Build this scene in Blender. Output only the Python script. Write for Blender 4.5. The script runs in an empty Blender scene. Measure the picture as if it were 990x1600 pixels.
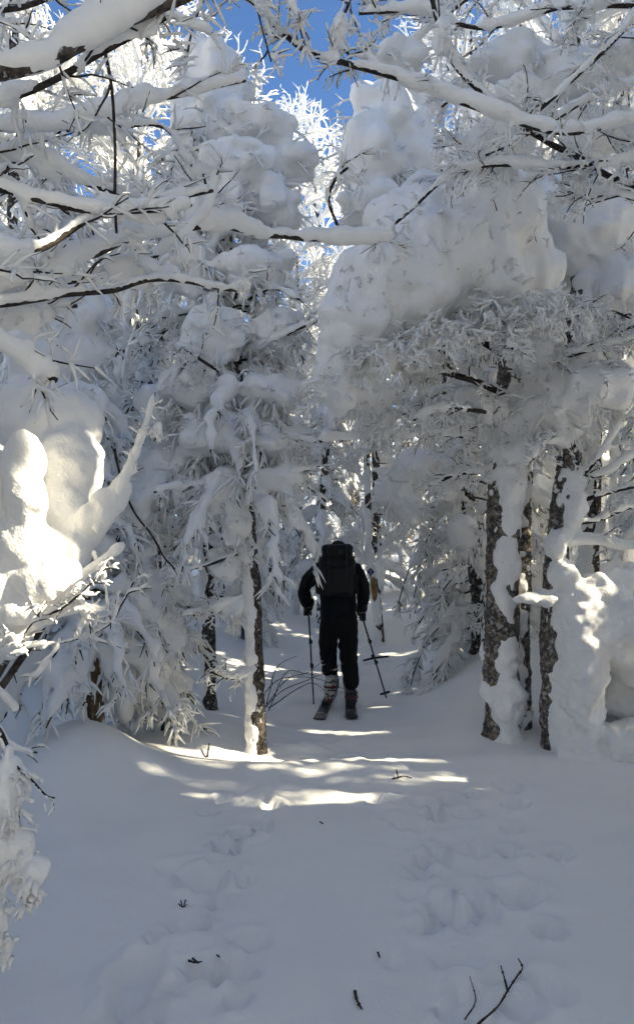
import bpy, bmesh, math, random, time
import numpy as np
T0 = time.time()
sc = bpy.context.scene
COL = sc.collection
R = math.radians

# ------------------------------------------------------------------ camera, sky, sun, exposure
PITCH = R(2.4)
FPX = 1209.0
CAM = np.array([0.0, 0.0, 1.6])
cam_d = bpy.data.cameras.new('camera')
cam_d.sensor_fit = 'VERTICAL'; cam_d.sensor_height = 24.0; cam_d.lens = 24.0 * FPX / 1600
cam_d.clip_start = 0.05; cam_d.clip_end = 3000
cam = bpy.data.objects.new('camera', cam_d); COL.objects.link(cam)
cam.location = CAM; cam.rotation_euler = (R(90) + PITCH, 0, 0)
sc.camera = cam

SUN_AZ, SUN_EL = 100.0, 34.0          # degrees to the right of the view direction (+Y), above the horizon
S = np.array([math.sin(R(SUN_AZ)) * math.cos(R(SUN_EL)), math.cos(R(SUN_AZ)) * math.cos(R(SUN_EL)), math.sin(R(SUN_EL))])
w = bpy.data.worlds.new('World'); sc.world = w; w.use_nodes = True
nt = w.node_tree; nt.nodes.clear()
sky = nt.nodes.new('ShaderNodeTexSky'); sky.sky_type = 'NISHITA'; sky.sun_disc = False
sky.sun_elevation = R(SUN_EL); sky.sun_rotation = R(SUN_AZ); sky.altitude = 2500; sky.air_density = 0.6; sky.dust_density = 0.0; sky.ozone_density = 10.0
bg = nt.nodes.new('ShaderNodeBackground'); bg.inputs['Strength'].default_value = 0.15
wo = nt.nodes.new('ShaderNodeOutputWorld')
nt.links.new(sky.outputs[0], bg.inputs[0]); nt.links.new(bg.outputs[0], wo.inputs[0])
sl = bpy.data.lights.new('sun', 'SUN'); sl.energy = 3.9; sl.angle = R(0.53); sl.color = (1.0, 0.955, 0.90)
sun = bpy.data.objects.new('sun', sl); COL.objects.link(sun); sun.location = S * 60
from mathutils import Vector, Matrix
sun.rotation_euler = Vector(-S).to_track_quat('-Z', 'Y').to_euler()
vs = sc.view_settings
vs.view_transform = 'Standard'; vs.look = 'None'; vs.exposure = 1.65; vs.gamma = 1.0; vs.use_curve_mapping = False
vs.use_white_balance = True; vs.white_balance_temperature = 8400; vs.white_balance_tint = 1
sc.cycles.max_bounces = 8; sc.cycles.diffuse_bounces = 5

def at(px, py, d):
    """point of the place seen at photograph pixel (px, py), d metres ahead of the camera"""
    cx, cy = (px - 495) / FPX, (800 - py) / FPX
    cp, sp = math.cos(PITCH), math.sin(PITCH)
    return np.array([CAM[0] + d * cx, CAM[1] + d * (cp - sp * cy), CAM[2] + d * (sp + cp * cy)])

# ------------------------------------------------------------------ noise
def _h(ix, iy, iz, seed):
    n = (ix.astype(np.uint32) * np.uint32(374761393) + iy.astype(np.uint32) * np.uint32(668265263)
         + iz.astype(np.uint32) * np.uint32(2147483647) + np.uint32(seed * 974711 & 0xffffffff))
    n = (n ^ (n >> np.uint32(13))) * np.uint32(1274126177)
    n = n ^ (n >> np.uint32(16))
    return (n & np.uint32(0xffff)).astype(np.float32) / 32767.5 - 1.0

def noise(P, size, seed=0):
    Q = np.asarray(P, np.float32) / np.float32(size) + np.float32(1000.37)
    I = np.floor(Q).astype(np.int64); F = Q - I
    F = F * F * (3 - 2 * F)
    x, y, z = I[:, 0], I[:, 1], I[:, 2]; fx, fy, fz = F[:, 0], F[:, 1], F[:, 2]
    def L(dz):
        a = _h(x, y, z + dz, seed); b = _h(x + 1, y, z + dz, seed); c = _h(x, y + 1, z + dz, seed); d = _h(x + 1, y + 1, z + dz, seed)
        return (a + (b - a) * fx) * (1 - fy) + (c + (d - c) * fx) * fy
    l0 = L(0); l1 = L(1)
    return l0 + (l1 - l0) * fz

def noise2(x, y, size, seed=0):
    return noise(np.stack([x, y, np.full_like(x, 0.31 * size)], -1), size, seed)

def norm(v):
    return v / np.maximum(np.linalg.norm(v, axis=-1, keepdims=True), 1e-9)

# ------------------------------------------------------------------ geometry buffer (quads only)
def _quad_sphere(n):
    vs_, fs_ = [], []
    lin = np.tan(np.linspace(-1, 1, n + 1) * math.pi / 4)
    for ax in range(3):
        for sg in (-1, 1):
            o = len(vs_)
            for a in lin:
                for b in lin:
                    v = [0, 0, 0]; v[ax] = sg; v[(ax + 1) % 3] = a * sg; v[(ax + 2) % 3] = b
                    vs_.append(v)
            for i in range(n):
                for j in range(n):
                    q = o + i * (n + 1) + j
                    fs_.append([q, q + n + 1, q + n + 2, q + 1])
    return norm(np.array(vs_, float)), np.array(fs_, int)
QS = {n: _quad_sphere(n) for n in (2, 3, 6)}

class Buf:
    def __init__(s): s.v = []; s.f = []; s.n = 0
    def add(s, v, f):
        s.v.append(np.asarray(v, np.float32)); s.f.append(np.asarray(f, np.int64) + s.n); s.n += len(v)
    def arrays(s):
        if not s.v: return np.zeros((0, 3), np.float32), np.zeros((0, 4), np.int64)
        return np.concatenate(s.v), np.concatenate(s.f)
    def tubes(s, P, Rd, S_=6, flat=1.0):
        """P (M,N,3) centre lines, Rd (M,N) radii; closed tubes"""
        P = np.asarray(P, float); Rd = np.asarray(Rd, float)
        if P.ndim == 2: P = P[None]; Rd = np.atleast_2d(Rd)
        M, N = P.shape[:2]
        if M == 0: return
        T = norm(np.gradient(P, axis=1))
        mt = norm(P[:, -1] - P[:, 0])
        ref = np.where(np.abs(mt[:, 2:3]) > 0.8, np.array([[1.0, 0, 0]]), np.array([[0, 0, 1.0]]))
        A = norm(np.cross(T, ref[:, None, :])); B = np.cross(A, T)
        th = np.arange(S_) / S_ * 2 * math.pi
        V = P[:, :, None, :] + Rd[:, :, None, None] * (A[:, :, None, :] * np.cos(th)[None, None, :, None] + B[:, :, None, :] * (flat * np.sin(th))[None, None, :, None])
        base = (np.arange(M) * N * S_)[:, None, None]
        k = (np.arange(N - 1) * S_)[None, :, None]; j = np.arange(S_)[None, None, :]; j2 = (j + 1) % S_
        q = np.stack([base + k + j, base + k + j2, base + k + S_ + j2, base + k + S_ + j], -1).reshape(-1, 4)
        caps = []
        for i in range(S_ // 2 - 1):
            caps.append([S_ - 1 - i, S_ - 2 - i, i + 1, i])
            e = (N - 1) * S_
            caps.append([e + i, e + i + 1, e + S_ - 2 - i, e + S_ - 1 - i])
        caps = (np.array(caps)[None] + (np.arange(M) * N * S_)[:, None, None]).reshape(-1, 4)
        s.add(V.reshape(-1, 3), np.concatenate([q, caps]))
    def balls(s, C, Rad, n=3, rot=None):
        """many ellipsoids: C (M,3), Rad (M,3) or (M,)"""
        C = np.atleast_2d(np.asarray(C, float)); Rad = np.asarray(Rad, float)
        if Rad.ndim == 1 and len(Rad) == len(C) : Rad = np.repeat(Rad[:, None], 3, 1)
        Rad = np.atleast_2d(Rad)
        v, f = QS[n]
        V = v[None] * Rad[:, None, :]
        if rot is not None: V = np.einsum('mij,mkj->mki', rot, V)
        V = V + C[:, None, :]
        F = f[None] + (np.arange(len(C)) * len(v))[:, None, None]
        s.add(V.reshape(-1, 3), F.reshape(-1, 4))
    def box(s, c, sz, rot=None):
        c = np.asarray(c, float); h = np.asarray(sz, float) / 2
        v = np.array([[x, y, z] for z in (-1, 1) for y in (-1, 1) for x in (-1, 1)], float) * h
        if rot is not None: v = v @ np.asarray(rot).T
        s.add(v + c, [[0, 2, 3, 1], [4, 5, 7, 6], [0, 1, 5, 4], [2, 6, 7, 3], [0, 4, 6, 2], [1, 3, 7, 5]])

def mesh_from(v, f, name, mat=None, smooth=True):
    me = bpy.data.meshes.new(name)
    v = np.ascontiguousarray(v, np.float32); f = np.ascontiguousarray(f, np.int32)
    me.vertices.add(len(v)); me.vertices.foreach_set('co', v.ravel())
    me.loops.add(f.size); me.loops.foreach_set('vertex_index', f.ravel())
    me.polygons.add(len(f)); me.polygons.foreach_set('loop_start', np.arange(0, f.size, f.shape[1], dtype=np.int32))
    me.polygons.foreach_set('use_smooth', np.full(len(f), smooth))
    me.update(calc_edges=True)
    if mat: me.materials.append(mat)
    return me

def obj(name, me, parent=None, loc=None, kind=None, label=None, cat=None, group=None):
    o = bpy.data.objects.new(name, me); COL.objects.link(o)
    if parent is not None: o.parent = parent
    if loc is not None: o.location = [float(c) for c in loc]
    if kind: o['kind'] = kind
    if label: o['label'] = label
    if cat: o['category'] = cat
    if group: o['group'] = group
    return o

def thing(name, label, cat, loc, group=None):
    return obj(name, None, None, loc, None, label, cat, group)

def eval_mods(me, mods):
    o = bpy.data.objects.new('tmp', me); COL.objects.link(o)
    for typ, kw in mods:
        m = o.modifiers.new(typ, typ)
        for k, v in kw.items(): setattr(m, k, v)
    dg = bpy.context.evaluated_depsgraph_get()
    out = bpy.data.meshes.new_from_object(o.evaluated_get(dg))
    bpy.data.objects.remove(o); bpy.data.meshes.remove(me)
    return out

def get_vf(me):
    v = np.empty(len(me.vertices) * 3, np.float32); me.vertices.foreach_get('co', v)
    return v.reshape(-1, 3)

def fuse(buf, voxel, name, mat, amp=0.02, size=0.12, fine=0.006, fsize=0.035, smooth=3, extra=None, origin=None, seed=3, ledge=0.0, drape=0.0):
    """one continuous lumpy skin of snow round everything in the buffer; extra = loose rime kept as it is"""
    v, f = buf.arrays()
    me = eval_mods(mesh_from(v, f, 'raw'), [('REMESH', dict(mode='VOXEL', voxel_size=voxel, use_smooth_shade=True)),
                                            ('SMOOTH', dict(iterations=smooth, factor=0.5))])
    P = get_vf(me)
    nn = np.empty(len(P) * 3, np.float32); me.vertices.foreach_get('normal', nn); nn = nn.reshape(-1, 3)
    d = amp * noise(P, size, seed) + amp * 0.5 * noise(P, size * 0.43, seed + 1) + fine * noise(P, fsize, seed + 2) 
    if drape: d = d + drape * (noise(P * np.array([1, 1, 0.28], np.float32), 0.11, seed + 11) + 0.6 * noise(P * np.array([1, 1, 0.3], np.float32), 0.045, seed + 12))
    if ledge:       # settled layers: soft ledges following the height, broken by noise
        h_ = P[:, 2] / 0.21 + 1.3 * noise(P, 0.55, seed + 5) + 0.5 * noise(P, 0.2, seed + 6)
        d = d + ledge * (np.abs((h_ % 1) - 0.5) * 2 - 0.5) * (0.5 + 0.5 * noise(P, 0.4, seed + 7)) + ledge * 0.6 * np.maximum(noise(P, 0.09, seed + 8), 0)**2
    P = P + nn * d[:, None]
    lf = np.empty(len(me.loops), np.int32); me.loops.foreach_get('vertex_index', lf)
    f = lf.reshape(-1, 4) if len(lf) == 4 * len(me.polygons) else None
    if f is None: raise RuntimeError('remesh not quads')
    bpy.data.meshes.remove(me)
    if extra is not None and extra.n:
        ev, ef = extra.arrays(); f = np.concatenate([f, ef + len(P)]); P = np.concatenate([P, ev])
    if origin is not None: P = P - np.asarray(origin, np.float32)
    return mesh_from(P, f, name, mat)

def plain(buf, name, mat, origin=None, smooth=True):
    v, f = buf.arrays()
    if origin is not None and len(v): v = v - np.asarray(origin, np.float32)
    return mesh_from(v, f, name, mat, smooth)

def spline(pts, n):
    """Catmull-Rom through pts, n samples"""
    p = np.asarray(pts, float); p = np.vstack([2 * p[0] - p[1], p, 2 * p[-1] - p[-2]])
    m = len(p) - 3; t = np.linspace(0, m - 1e-6, n); i = t.astype(int); u = (t - i)[:, None]
    a, b, c, d = p[i], p[i + 1], p[i + 2], p[i + 3]
    return 0.5 * (2 * b + (c - a) * u + (2 * a - 5 * b + 4 * c - d) * u**2 + (3 * b - a - 3 * c + d) * u**3)

UP = np.array([0, 0, 1.0])
def grow(P, n, L, ang=(0.6, 1.1), up=0.1, droop=0.05, N=5, jit=0.12, t=(0.15, 1.0), rng=None, taper=0.5):
    P = np.asarray(P, float)
    if P.ndim == 2: P = P[None]
    M, K = P.shape[:2]
    idx = np.repeat(np.arange(M), n)
    tt = rng.uniform(t[0], t[1], len(idx)); q = tt * (K - 1); i = np.minimum(q.astype(int), K - 2); u = (q - i)[:, None]
    a, b = P[idx, i], P[idx, i + 1]
    p0 = a + (b - a) * u; T = norm(b - a)
    v = rng.normal(size=T.shape); pr = norm(v - (v * T).sum(-1, keepdims=True) * T)
    an = rng.uniform(ang[0], ang[1], (len(idx), 1))
    D = norm(T * np.cos(an) + pr * np.sin(an) + UP * up)
    ln = (L * rng.uniform(0.45, 1.0, len(idx)) * (1 - taper * tt))[:, None] / (N - 1)
    out = [p0]
    for k in range(N - 1):
        out.append(out[-1] + D * ln)
        D = norm(D + rng.normal(size=D.shape) * jit - UP * droop)
    return np.stack(out, 1)

def rime(buf, P, r, rng, S_=6, off=0.5, var=0.4, tip=0.55, side=(0, 0, 0)):
    """white rime coat along every centre line, sitting mostly on the upper side"""
    M, N = P.shape[:2]
    k = np.linspace(1.0, tip, N)[None]
    Rd = r * k * (1 + rng.uniform(-var, var, (M, N)))
    Rd[:, -1] *= 0.45
    C = P + (UP * off + np.asarray(side)) * Rd[..., None] * 0.8
    buf.tubes(C, Rd, S_)

def bark_tubes(buf, P, r, S_=5, tip=0.45):
    M, N = P.shape[:2]
    buf.tubes(P, np.repeat(r * np.linspace(1, tip, N)[None], M, 0), S_)

# ------------------------------------------------------------------ materials
def mat(name, col, rough=0.7, spec=0.3, col2=None, scale=20, lo=0.4, hi=0.6, bump=0.0, bscale=60, bdist=0.01, col3=None, scale3=5, stretch=None, lo3=0.5, hi3=0.6, metal=0.0):
    m = bpy.data.materials.new(name); m.use_nodes = True
    t = m.node_tree; b = t.nodes['Principled BSDF']
    b.inputs['Roughness'].default_value = rough; b.inputs['Specular IOR Level'].default_value = spec; b.inputs['Metallic'].default_value = metal
    b.inputs['Base Color'].default_value = (*col, 1)
    tc = t.nodes.new('ShaderNodeTexCoord'); mp = t.nodes.new('ShaderNodeMapping')
    t.links.new(tc.outputs['Object'], mp.inputs[0])
    if stretch: mp.inputs['Scale'].default_value = stretch
    def nz(sc_, det=4):
        n = t.nodes.new('ShaderNodeTexNoise'); n.inputs['Scale'].default_value = sc_; n.inputs['Detail'].default_value = det
        n.inputs['Roughness'].default_value = 0.65
        t.links.new(mp.outputs[0], n.inputs['Vector']); return n
    src = None
    for c, s_, l, h in ((col2, scale, lo, hi), (col3, scale3, lo3, hi3)):
        if c is None: continue
        n = nz(s_); mr = t.nodes.new('ShaderNodeMapRange'); mr.inputs['From Min'].default_value = l; mr.inputs['From Max'].default_value = h
        t.links.new(n.outputs[0], mr.inputs[0])
        mx = t.nodes.new('ShaderNodeMix'); mx.data_type = 'RGBA'
        t.links.new(mr.outputs[0], mx.inputs[0])
        if src is None: mx.inputs[6].default_value = (*col, 1)
        else: t.links.new(src, mx.inputs[6])
        mx.inputs[7].default_value = (*c, 1); src = mx.outputs[2]
    if src is not None: t.links.new(src, b.inputs['Base Color'])
    if bump:
        n = nz(bscale, 3); bp = t.nodes.new('ShaderNodeBump'); bp.inputs['Strength'].default_value = bump; bp.inputs['Distance'].default_value = bdist
        t.links.new(n.outputs[0], bp.inputs['Height']); t.links.new(bp.outputs[0], b.inputs['Normal'])
    return m

SNOW = (0.90, 0.888, 0.862)
M_SNOW = mat('snow', SNOW, 0.75, 0.2, col2=(0.87, 0.86, 0.84), scale=9, bump=0.5, bscale=55, bdist=0.012)
M_RIME = mat('rime', SNOW, 0.8, 0.15, bump=0.5, bscale=110, bdist=0.008)
M_GROUND = mat('ground_snow', SNOW, 0.75, 0.2, col2=(0.87, 0.86, 0.84), scale=3, bump=0.3, bscale=45, bdist=0.008)
M_BARK = mat('bark', (0.035, 0.028, 0.024), 0.9, 0.2, col2=(0.12, 0.1, 0.085), scale=30, col3=(0.6, 0.6, 0.6), scale3=22, lo3=0.58, hi3=0.64, bump=0.7, bscale=60, bdist=0.02)
M_BIRCH = mat('birch_bark', (0.075, 0.066, 0.058), 0.9, 0.2, col2=(0.27, 0.215, 0.16), scale=20, lo=0.46, hi=0.64, col3=(0.62, 0.61, 0.6), scale3=30, lo3=0.52, hi3=0.72, bump=0.9, bscale=40, bdist=0.03)
M_BROWN = mat('brown_bark', (0.05, 0.035, 0.024), 0.9, 0.2, col2=(0.16, 0.10, 0.06), scale=18, bump=0.8, bscale=30, bdist=0.03, stretch=(1, 1, 0.25), col3=(0.7, 0.7, 0.7), scale3=14, lo3=0.6, hi3=0.66)
M_TWIG = mat('twig_bark', (0.022, 0.018, 0.016), 0.85, 0.2, col2=(0.06, 0.048, 0.04), scale=40)
M_NEEDLE = mat('needles', (0.035, 0.05, 0.03), 0.8, 0.2, col2=(0.07, 0.075, 0.05), scale=25)

# ------------------------------------------------------------------ the ground
def trail_x(y):
    return np.interp(y, [-5, 0, 5, 7.8, 10, 13, 17, 25, 60], [0.0, 0.0, 0.05, 0.22, 0.5, 1.0, 1.7, 2.2, 3.0])
def smooth(a, b, x):
    t = np.clip((x - a) / (b - a), 0, 1); return t * t * (3 - 2 * t)
PRINTS = []
def flat_at(px, py):
    y = 1.6 * FPX / (py - 851.0); return (px - 495) / FPX * y, y
prng = random.Random(5)
for px, py, s in [(300, 1360, 1), (330, 1365, 1.1), (350, 1310, .8), (290, 1435, 1), (310, 1440, .8), (395, 1460, 1.1), (220, 1520, 1.5), (205, 1560, 1.2), (255, 1460, .8),
                  (320, 1500, .9), (380, 1500, .8), (345, 1390, .7), (410, 1280, .8), (425, 1250, .8), (340, 1305, .7), (390, 1360, .8), (240, 1570, .9),
                  (680, 1320, 1), (700, 1250, 1), (740, 1320, .8), (790, 1225, 1.3), (800, 1255, 1), (795, 1290, 1), (795, 1325, .9), (685, 1410, 1.1), (690, 1395, .8),
                  (750, 1410, 1), (800, 1390, 1.5), (830, 1385, 1.2), (850, 1440, .8), (720, 1480, 1.0), (700, 1560, .8), (850, 1520, 1), (660, 1350, .7), (870, 1330, .9), (740, 1240, .8)]:
    x, y = flat_at(px, py); PRINTS.append((x, y, 0.055 * s * prng.uniform(.8, 1.2), 0.085 * s * prng.uniform(.8, 1.25), prng.uniform(0.045, 0.08)))
for k_ in range(46):
    sx_ = prng.choice((-0.36, 0.5)); y = prng.uniform(2.3, 5.0); x = sx_ * (0.75 + 0.1 * y) + prng.gauss(0, 0.13)
    PRINTS.append((x, y, prng.uniform(.035, .07), prng.uniform(.05, .1), prng.uniform(.02, .055)))
def ground_z(x, y, detail=True):
    x = np.asarray(x, float); y = np.asarray(y, float); sh = np.broadcast(x, y).shape
    x = np.broadcast_to(x, sh).ravel().copy(); y = np.broadcast_to(y, sh).ravel().copy()
    c = trail_x(y); d = x - c; ad = np.abs(d)
    z = 0.105 * np.clip(y - 8.6, 0, 9.5) * smooth(8.2, 10.5, y) + 0.03 * np.clip(y - 18.1, 0, 60) + 0.0 * x
    far = smooth(5.6, 8.0, y)
    z += far * (0.58 * smooth(0.5, 2.0, d) + 0.22 * smooth(0.7, 2.4, -d))
    z += (1 - far) * (0.05 * smooth(0.9, 2.5, ad))
    z += 0.30 * np.exp(-(((x + 1.62) / 0.42)**2 + ((y - 5.35) / 0.5)**2))
    z += 0.12 * np.exp(-(((x + 0.9) / 0.5)**2 + ((y - 6.6) / 0.5)**2))
    z += 0.10 * np.exp(-(((x - 1.5) / 0.55)**2 + ((y - 6.2) / 0.45)**2))
    rid = 5.55 + 0.12 * noise2(x, y * 0, 0.7, 11) + 0.05 * x
    z += 0.055 * np.exp(-((y - rid) / 0.22)**2) - 0.045 * np.exp(-((y - rid - 0.45) / 0.25)**2) * np.exp(-(d / 0.8)**2)
    z += 0.035 * noise2(x, y, 1.7, 12) + 0.3 * noise2(x, y, 14, 15) * smooth(14, 40, np.hypot(x, y))
    if detail:
        near = 1 - smooth(16, 24, np.hypot(x, y))
        z += near * (0.011 * noise2(x, y, 0.42, 13) + 0.0028 * noise2(x, y, 0.09, 14))
        br = np.exp(-(d / 0.5)**2) * smooth(4.9, 5.3, y) * (1 - smooth(6.4, 7.2, y))
        z += br * (0.032 * noise2(x, y, 0.16, 16) + 0.02 * noise2(x, y * 1.6, 0.07, 17))
        tr = np.exp(-(d / 0.42)**2) * smooth(6.5, 7.2, y) * (1 - smooth(16, 24, y))
        z += tr * (-0.05 + 0.018 * noise2(x, y, 0.2, 18))
        for s_ in (-0.11, 0.13):
            z -= 0.007 * np.exp(-((d - s_ - 0.015 * noise2(y, y * 0, 1.1, 19)) / 0.05)**2) * smooth(1.5, 3.0, y) * (1 - 0.6 * smooth(3.5, 5.5, y))
        for tx, wd in ((-0.36, 0.2), (0.5, 0.24)):      # two trampled strips up to the break of slope
            tm_ = np.exp(-((x - tx * (0.75 + 0.1 * y)) / wd)**2) * smooth(1.8, 2.2, y) * (1 - smooth(4.6, 5.3, y))
            z += tm_ * (-0.02 + 0.024 * noise2(x, y, 0.2, 25) + 0.012 * noise2(x, y, 0.085, 26))
        for (fx, fy, a, b, dp) in PRINTS:
            m = (np.abs(x - fx) < 0.4) & (np.abs(y - fy) < 0.5)
            if not m.any(): continue
            rr = ((x[m] - fx) / a)**2 + ((y[m] - fy) / b)**2
            z[m] += -dp * np.exp(-rr**2.6) + dp * 0.25 * np.exp(-(np.sqrt(rr) - 1.55)**2 / 0.12) * (1 + noise2(x[m], y[m], 0.05, 21))
    return z.reshape(sh)
def gz(x, y): return float(ground_z(np.array([x]), np.array([y]), True)[0])

def build_ground():
    gx = np.concatenate([np.arange(-3.0, 3.0, 0.033)])
    g = 3.0 * 1.16 ** np.arange(0, 34); gx = np.concatenate([-g[::-1], gx[1:], g])
    gy = np.concatenate([np.arange(2.0, 6.6, 0.028), np.arange(6.6, 14, 0.07), np.arange(14, 40, 0.5), 40 * 1.13 ** np.arange(0, 22)])
    gb = np.concatenate([-(2 + 4 * 1.25 ** np.arange(0, 18))[::-1], np.arange(-5, 2, 0.15)])
    gy = np.concatenate([gb, gy])
    X, Y = np.meshgrid(gx, gy)
    Z = ground_z(X, Y)
    n, m = X.shape
    I = np.arange(n * m).reshape(n, m)
    f = np.stack([I[:-1, :-1], I[:-1, 1:], I[1:, 1:], I[1:, :-1]], -1).reshape(-1, 4)
    obj('snow_ground', mesh_from(np.stack([X, Y, Z], -1).reshape(-1, 3), f, 'snow_ground', M_GROUND), kind='structure')
build_ground()

# ------------------------------------------------------------------ trees: builders
WIND = np.array([-0.55, -0.8, 0.0])
def base_of(p):
    return np.array([p[0], p[1], gz(p[0], p[1])])

def trunk_mesh(path, r0, r1, mat_, origin, flare=1.5, seed=1, S_=20, step=0.035):
    L = np.linalg.norm(np.diff(path, axis=0), axis=1).sum(); n = max(8, int(L / step))
    P = spline(path, n); k = np.linspace(0, 1, n)
    Rd = r0 + (r1 - r0) * k; Rd = Rd * (1 + (flare - 1) * np.exp(-k * L / 0.12))
    b = Buf(); b.tubes(P, Rd, S_)
    v, f = b.arrays()
    c = np.repeat(P, S_, 0); nn = norm(v - c)
    q = v * np.array([1, 1, 0.45])
    d = 0.16 * noise(q, 0.055, seed) + 0.10 * noise(v, 0.022, seed + 1) + 0.1 * noise(v, 0.2, seed + 2)
    v = v + nn * (d * np.repeat(Rd, S_))[:, None]
    return mesh_from(v - origin, f, 'trunk', mat_), P, Rd

def plaster(P, Rd, origin, seed, side=WIND, cover=0.95, off=0.5, voxel=0.014, extra=None, z0=0.0, amp=0.018, lump=0.25, mat_=None, gaps=0.0, smooth=3, ledge=0.0):
    """wind-blown snow stuck along one side of a trunk"""
    rng = np.random.default_rng(seed)
    n = len(P); b = Buf()
    nz = noise(P * np.array([0, 0, 1.0]) + seed, 0.35, seed) + 0.6 * noise(P * np.array([0, 0, 1.0]) + seed, 0.12, seed + 1)
    k = cover * (1 + lump * nz)
    if gaps: k = k * np.where(noise(P * np.array([0, 0, 1.0]) + 3 * seed, 0.45, seed + 5) < -1 + 2 * gaps, 0.55, 1.0)
    s_ = norm(np.asarray(side, float))
    C = P + s_ * (Rd * (off + 0.12 * nz))[:, None]
    b.tubes(C, Rd * k, 12)
    if extra is not None: b.v += [v for v in extra.v]; b.f += [f + b.n for f in extra.f]; b.n += extra.n
    return fuse(b, voxel, 'snow_cover', mat_ or M_SNOW, amp, 0.1, 0.005, 0.03, smooth, origin=origin, seed=seed, ledge=ledge)

def flecks(P, Rd, origin, n, seed, size=0.012):
    rng = np.random.default_rng(seed); b = Buf()
    n *= 3; i = rng.integers(0, len(P), n); a = rng.uniform(0, 2 * math.pi, n)
    kp = noise(P[i] + np.stack([np.cos(a), np.sin(a), 0 * a], -1) * 0.15, 0.16, seed) > 0.28; i, a = i[kp], a[kp]; n = len(i)
    D = np.stack([np.cos(a), np.sin(a), np.zeros(n)], -1)
    b.balls(P[i] + D * (Rd[i] * 0.98)[:, None], size * rng.uniform(0.4, 1.6, (n, 3)) * np.array([1, 1, 1.5]), 2)
    return plain(b, 'frost', M_RIME, origin)

def patches(P, Rd, n, seed):
    """clots of blown snow caught in the bark all round the trunk"""
    rng = np.random.default_rng(seed + 500); b = Buf()
    i = rng.integers(0, len(P), n); a = rng.uniform(0, 2 * math.pi, n)
    D = np.stack([np.cos(a), np.sin(a), np.zeros(n)], -1)
    s_ = rng.uniform(0.12, 0.42, n) * Rd[i]
    b.balls(P[i] + D * (Rd[i] * 0.97)[:, None], np.stack([s_, s_, s_ * rng.uniform(1.0, 3.0, n)], -1), 3)
    return b

def limb(root, origin, pts, r0, r1, sr, seed, n2=8, L2=0.35, n3=4, L3=0.14, rr=(0.02, 0.012), voxel=0.011, off=0.9, bare=0.1, up=0.1, droop=0.04,
         blobs=(), ang=(0.5, 1.2), n4=0, amp=None, name='limb', srtip=0.6, barkmat=None, dark=0.35):
    """a limb drawn through pts: bark, its load of snow and its rimed twigs"""
    rng = np.random.default_rng(seed)
    n = max(12, int(np.linalg.norm(np.diff(pts, axis=0), axis=1).sum() / 0.03))
    P = spline(pts, n); P = P + np.stack([noise(P, 0.2, seed + i) for i in range(3)], -1) * 0.012
    k = np.linspace(0, 1, n)
    bk = Buf(); bk.tubes(P, (r0 + (r1 - r0) * k) * (1 + 0.12 * noise(P, 0.05, seed)), 8)
    lo = obj(name, plain(bk, name, barkmat or M_TWIG, origin), root)
    sb = Buf(); ex = Buf(); tw = Buf()
    if sr > 0:
        nz = noise(P, 0.3, seed + 9) + 0.6 * noise(P, 0.11, seed + 8)
        Rs = sr * (1 + (srtip - 1) * k) * (1.0 + 0.65 * nz); Rs = np.maximum(Rs, sr * 0.18); Rs[-1] *= 0.5
        if bare: Rs = np.where(noise(P, 0.3, seed + 4) < -1 + 2 * bare, r1 * 0.6, Rs)
        rb = r0 + (r1 - r0) * k
        ov = off * (0.64 + 0.26 * noise(P, 0.16, seed + 13) + 0.14 * noise(P, 0.05, seed + 14))
        sb.tubes(P + UP * (ov * np.maximum(Rs - 0.3 * rb, 0))[:, None] + WIND * 0.004, Rs, 10)
    for (c, rad) in blobs: clump(sb, ex, c, rad, rng, 8, rr[1] * 1.1)
    if n2:
        P2 = grow(P, n2, L2, ang, up, droop, 6, 0.16, (0.12, 1), rng)
        rime(sb, P2, rr[0], rng, 6, 0.95); m = rng.random(len(P2)) < 0.55; bark_tubes(tw, P2[m], rr[0] * dark)
        if n3:
            P3 = grow(P2, n3, L3, ang, up * 0.5, droop * 1.5, 4, 0.2, (0.1, 1), rng)
            rime(ex, P3, rr[1], rng, 4, 0.95); m = rng.random(len(P3)) < 0.22; bark_tubes(tw, P3[m], rr[1] * 0.38, 4)
            if n4:
                P4 = grow(P3, n4, L3 * 0.5, ang, 0, droop * 1.5, 3, 0.2, (0.2, 1), rng)
                rime(ex, P4, rr[1] * 0.7, rng, 4, 0.6)
    if sb.n: obj('snow_cover', fuse(sb, voxel, 'snow_cover', M_SNOW, amp if amp is not None else 0.009, 0.09, 0.004, 0.028, 2, ex, origin, seed), lo, kind='stuff')
    if tw.n: obj('twigs', plain(tw, 'twigs', M_TWIG, origin), lo, kind='stuff')
    return lo

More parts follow.
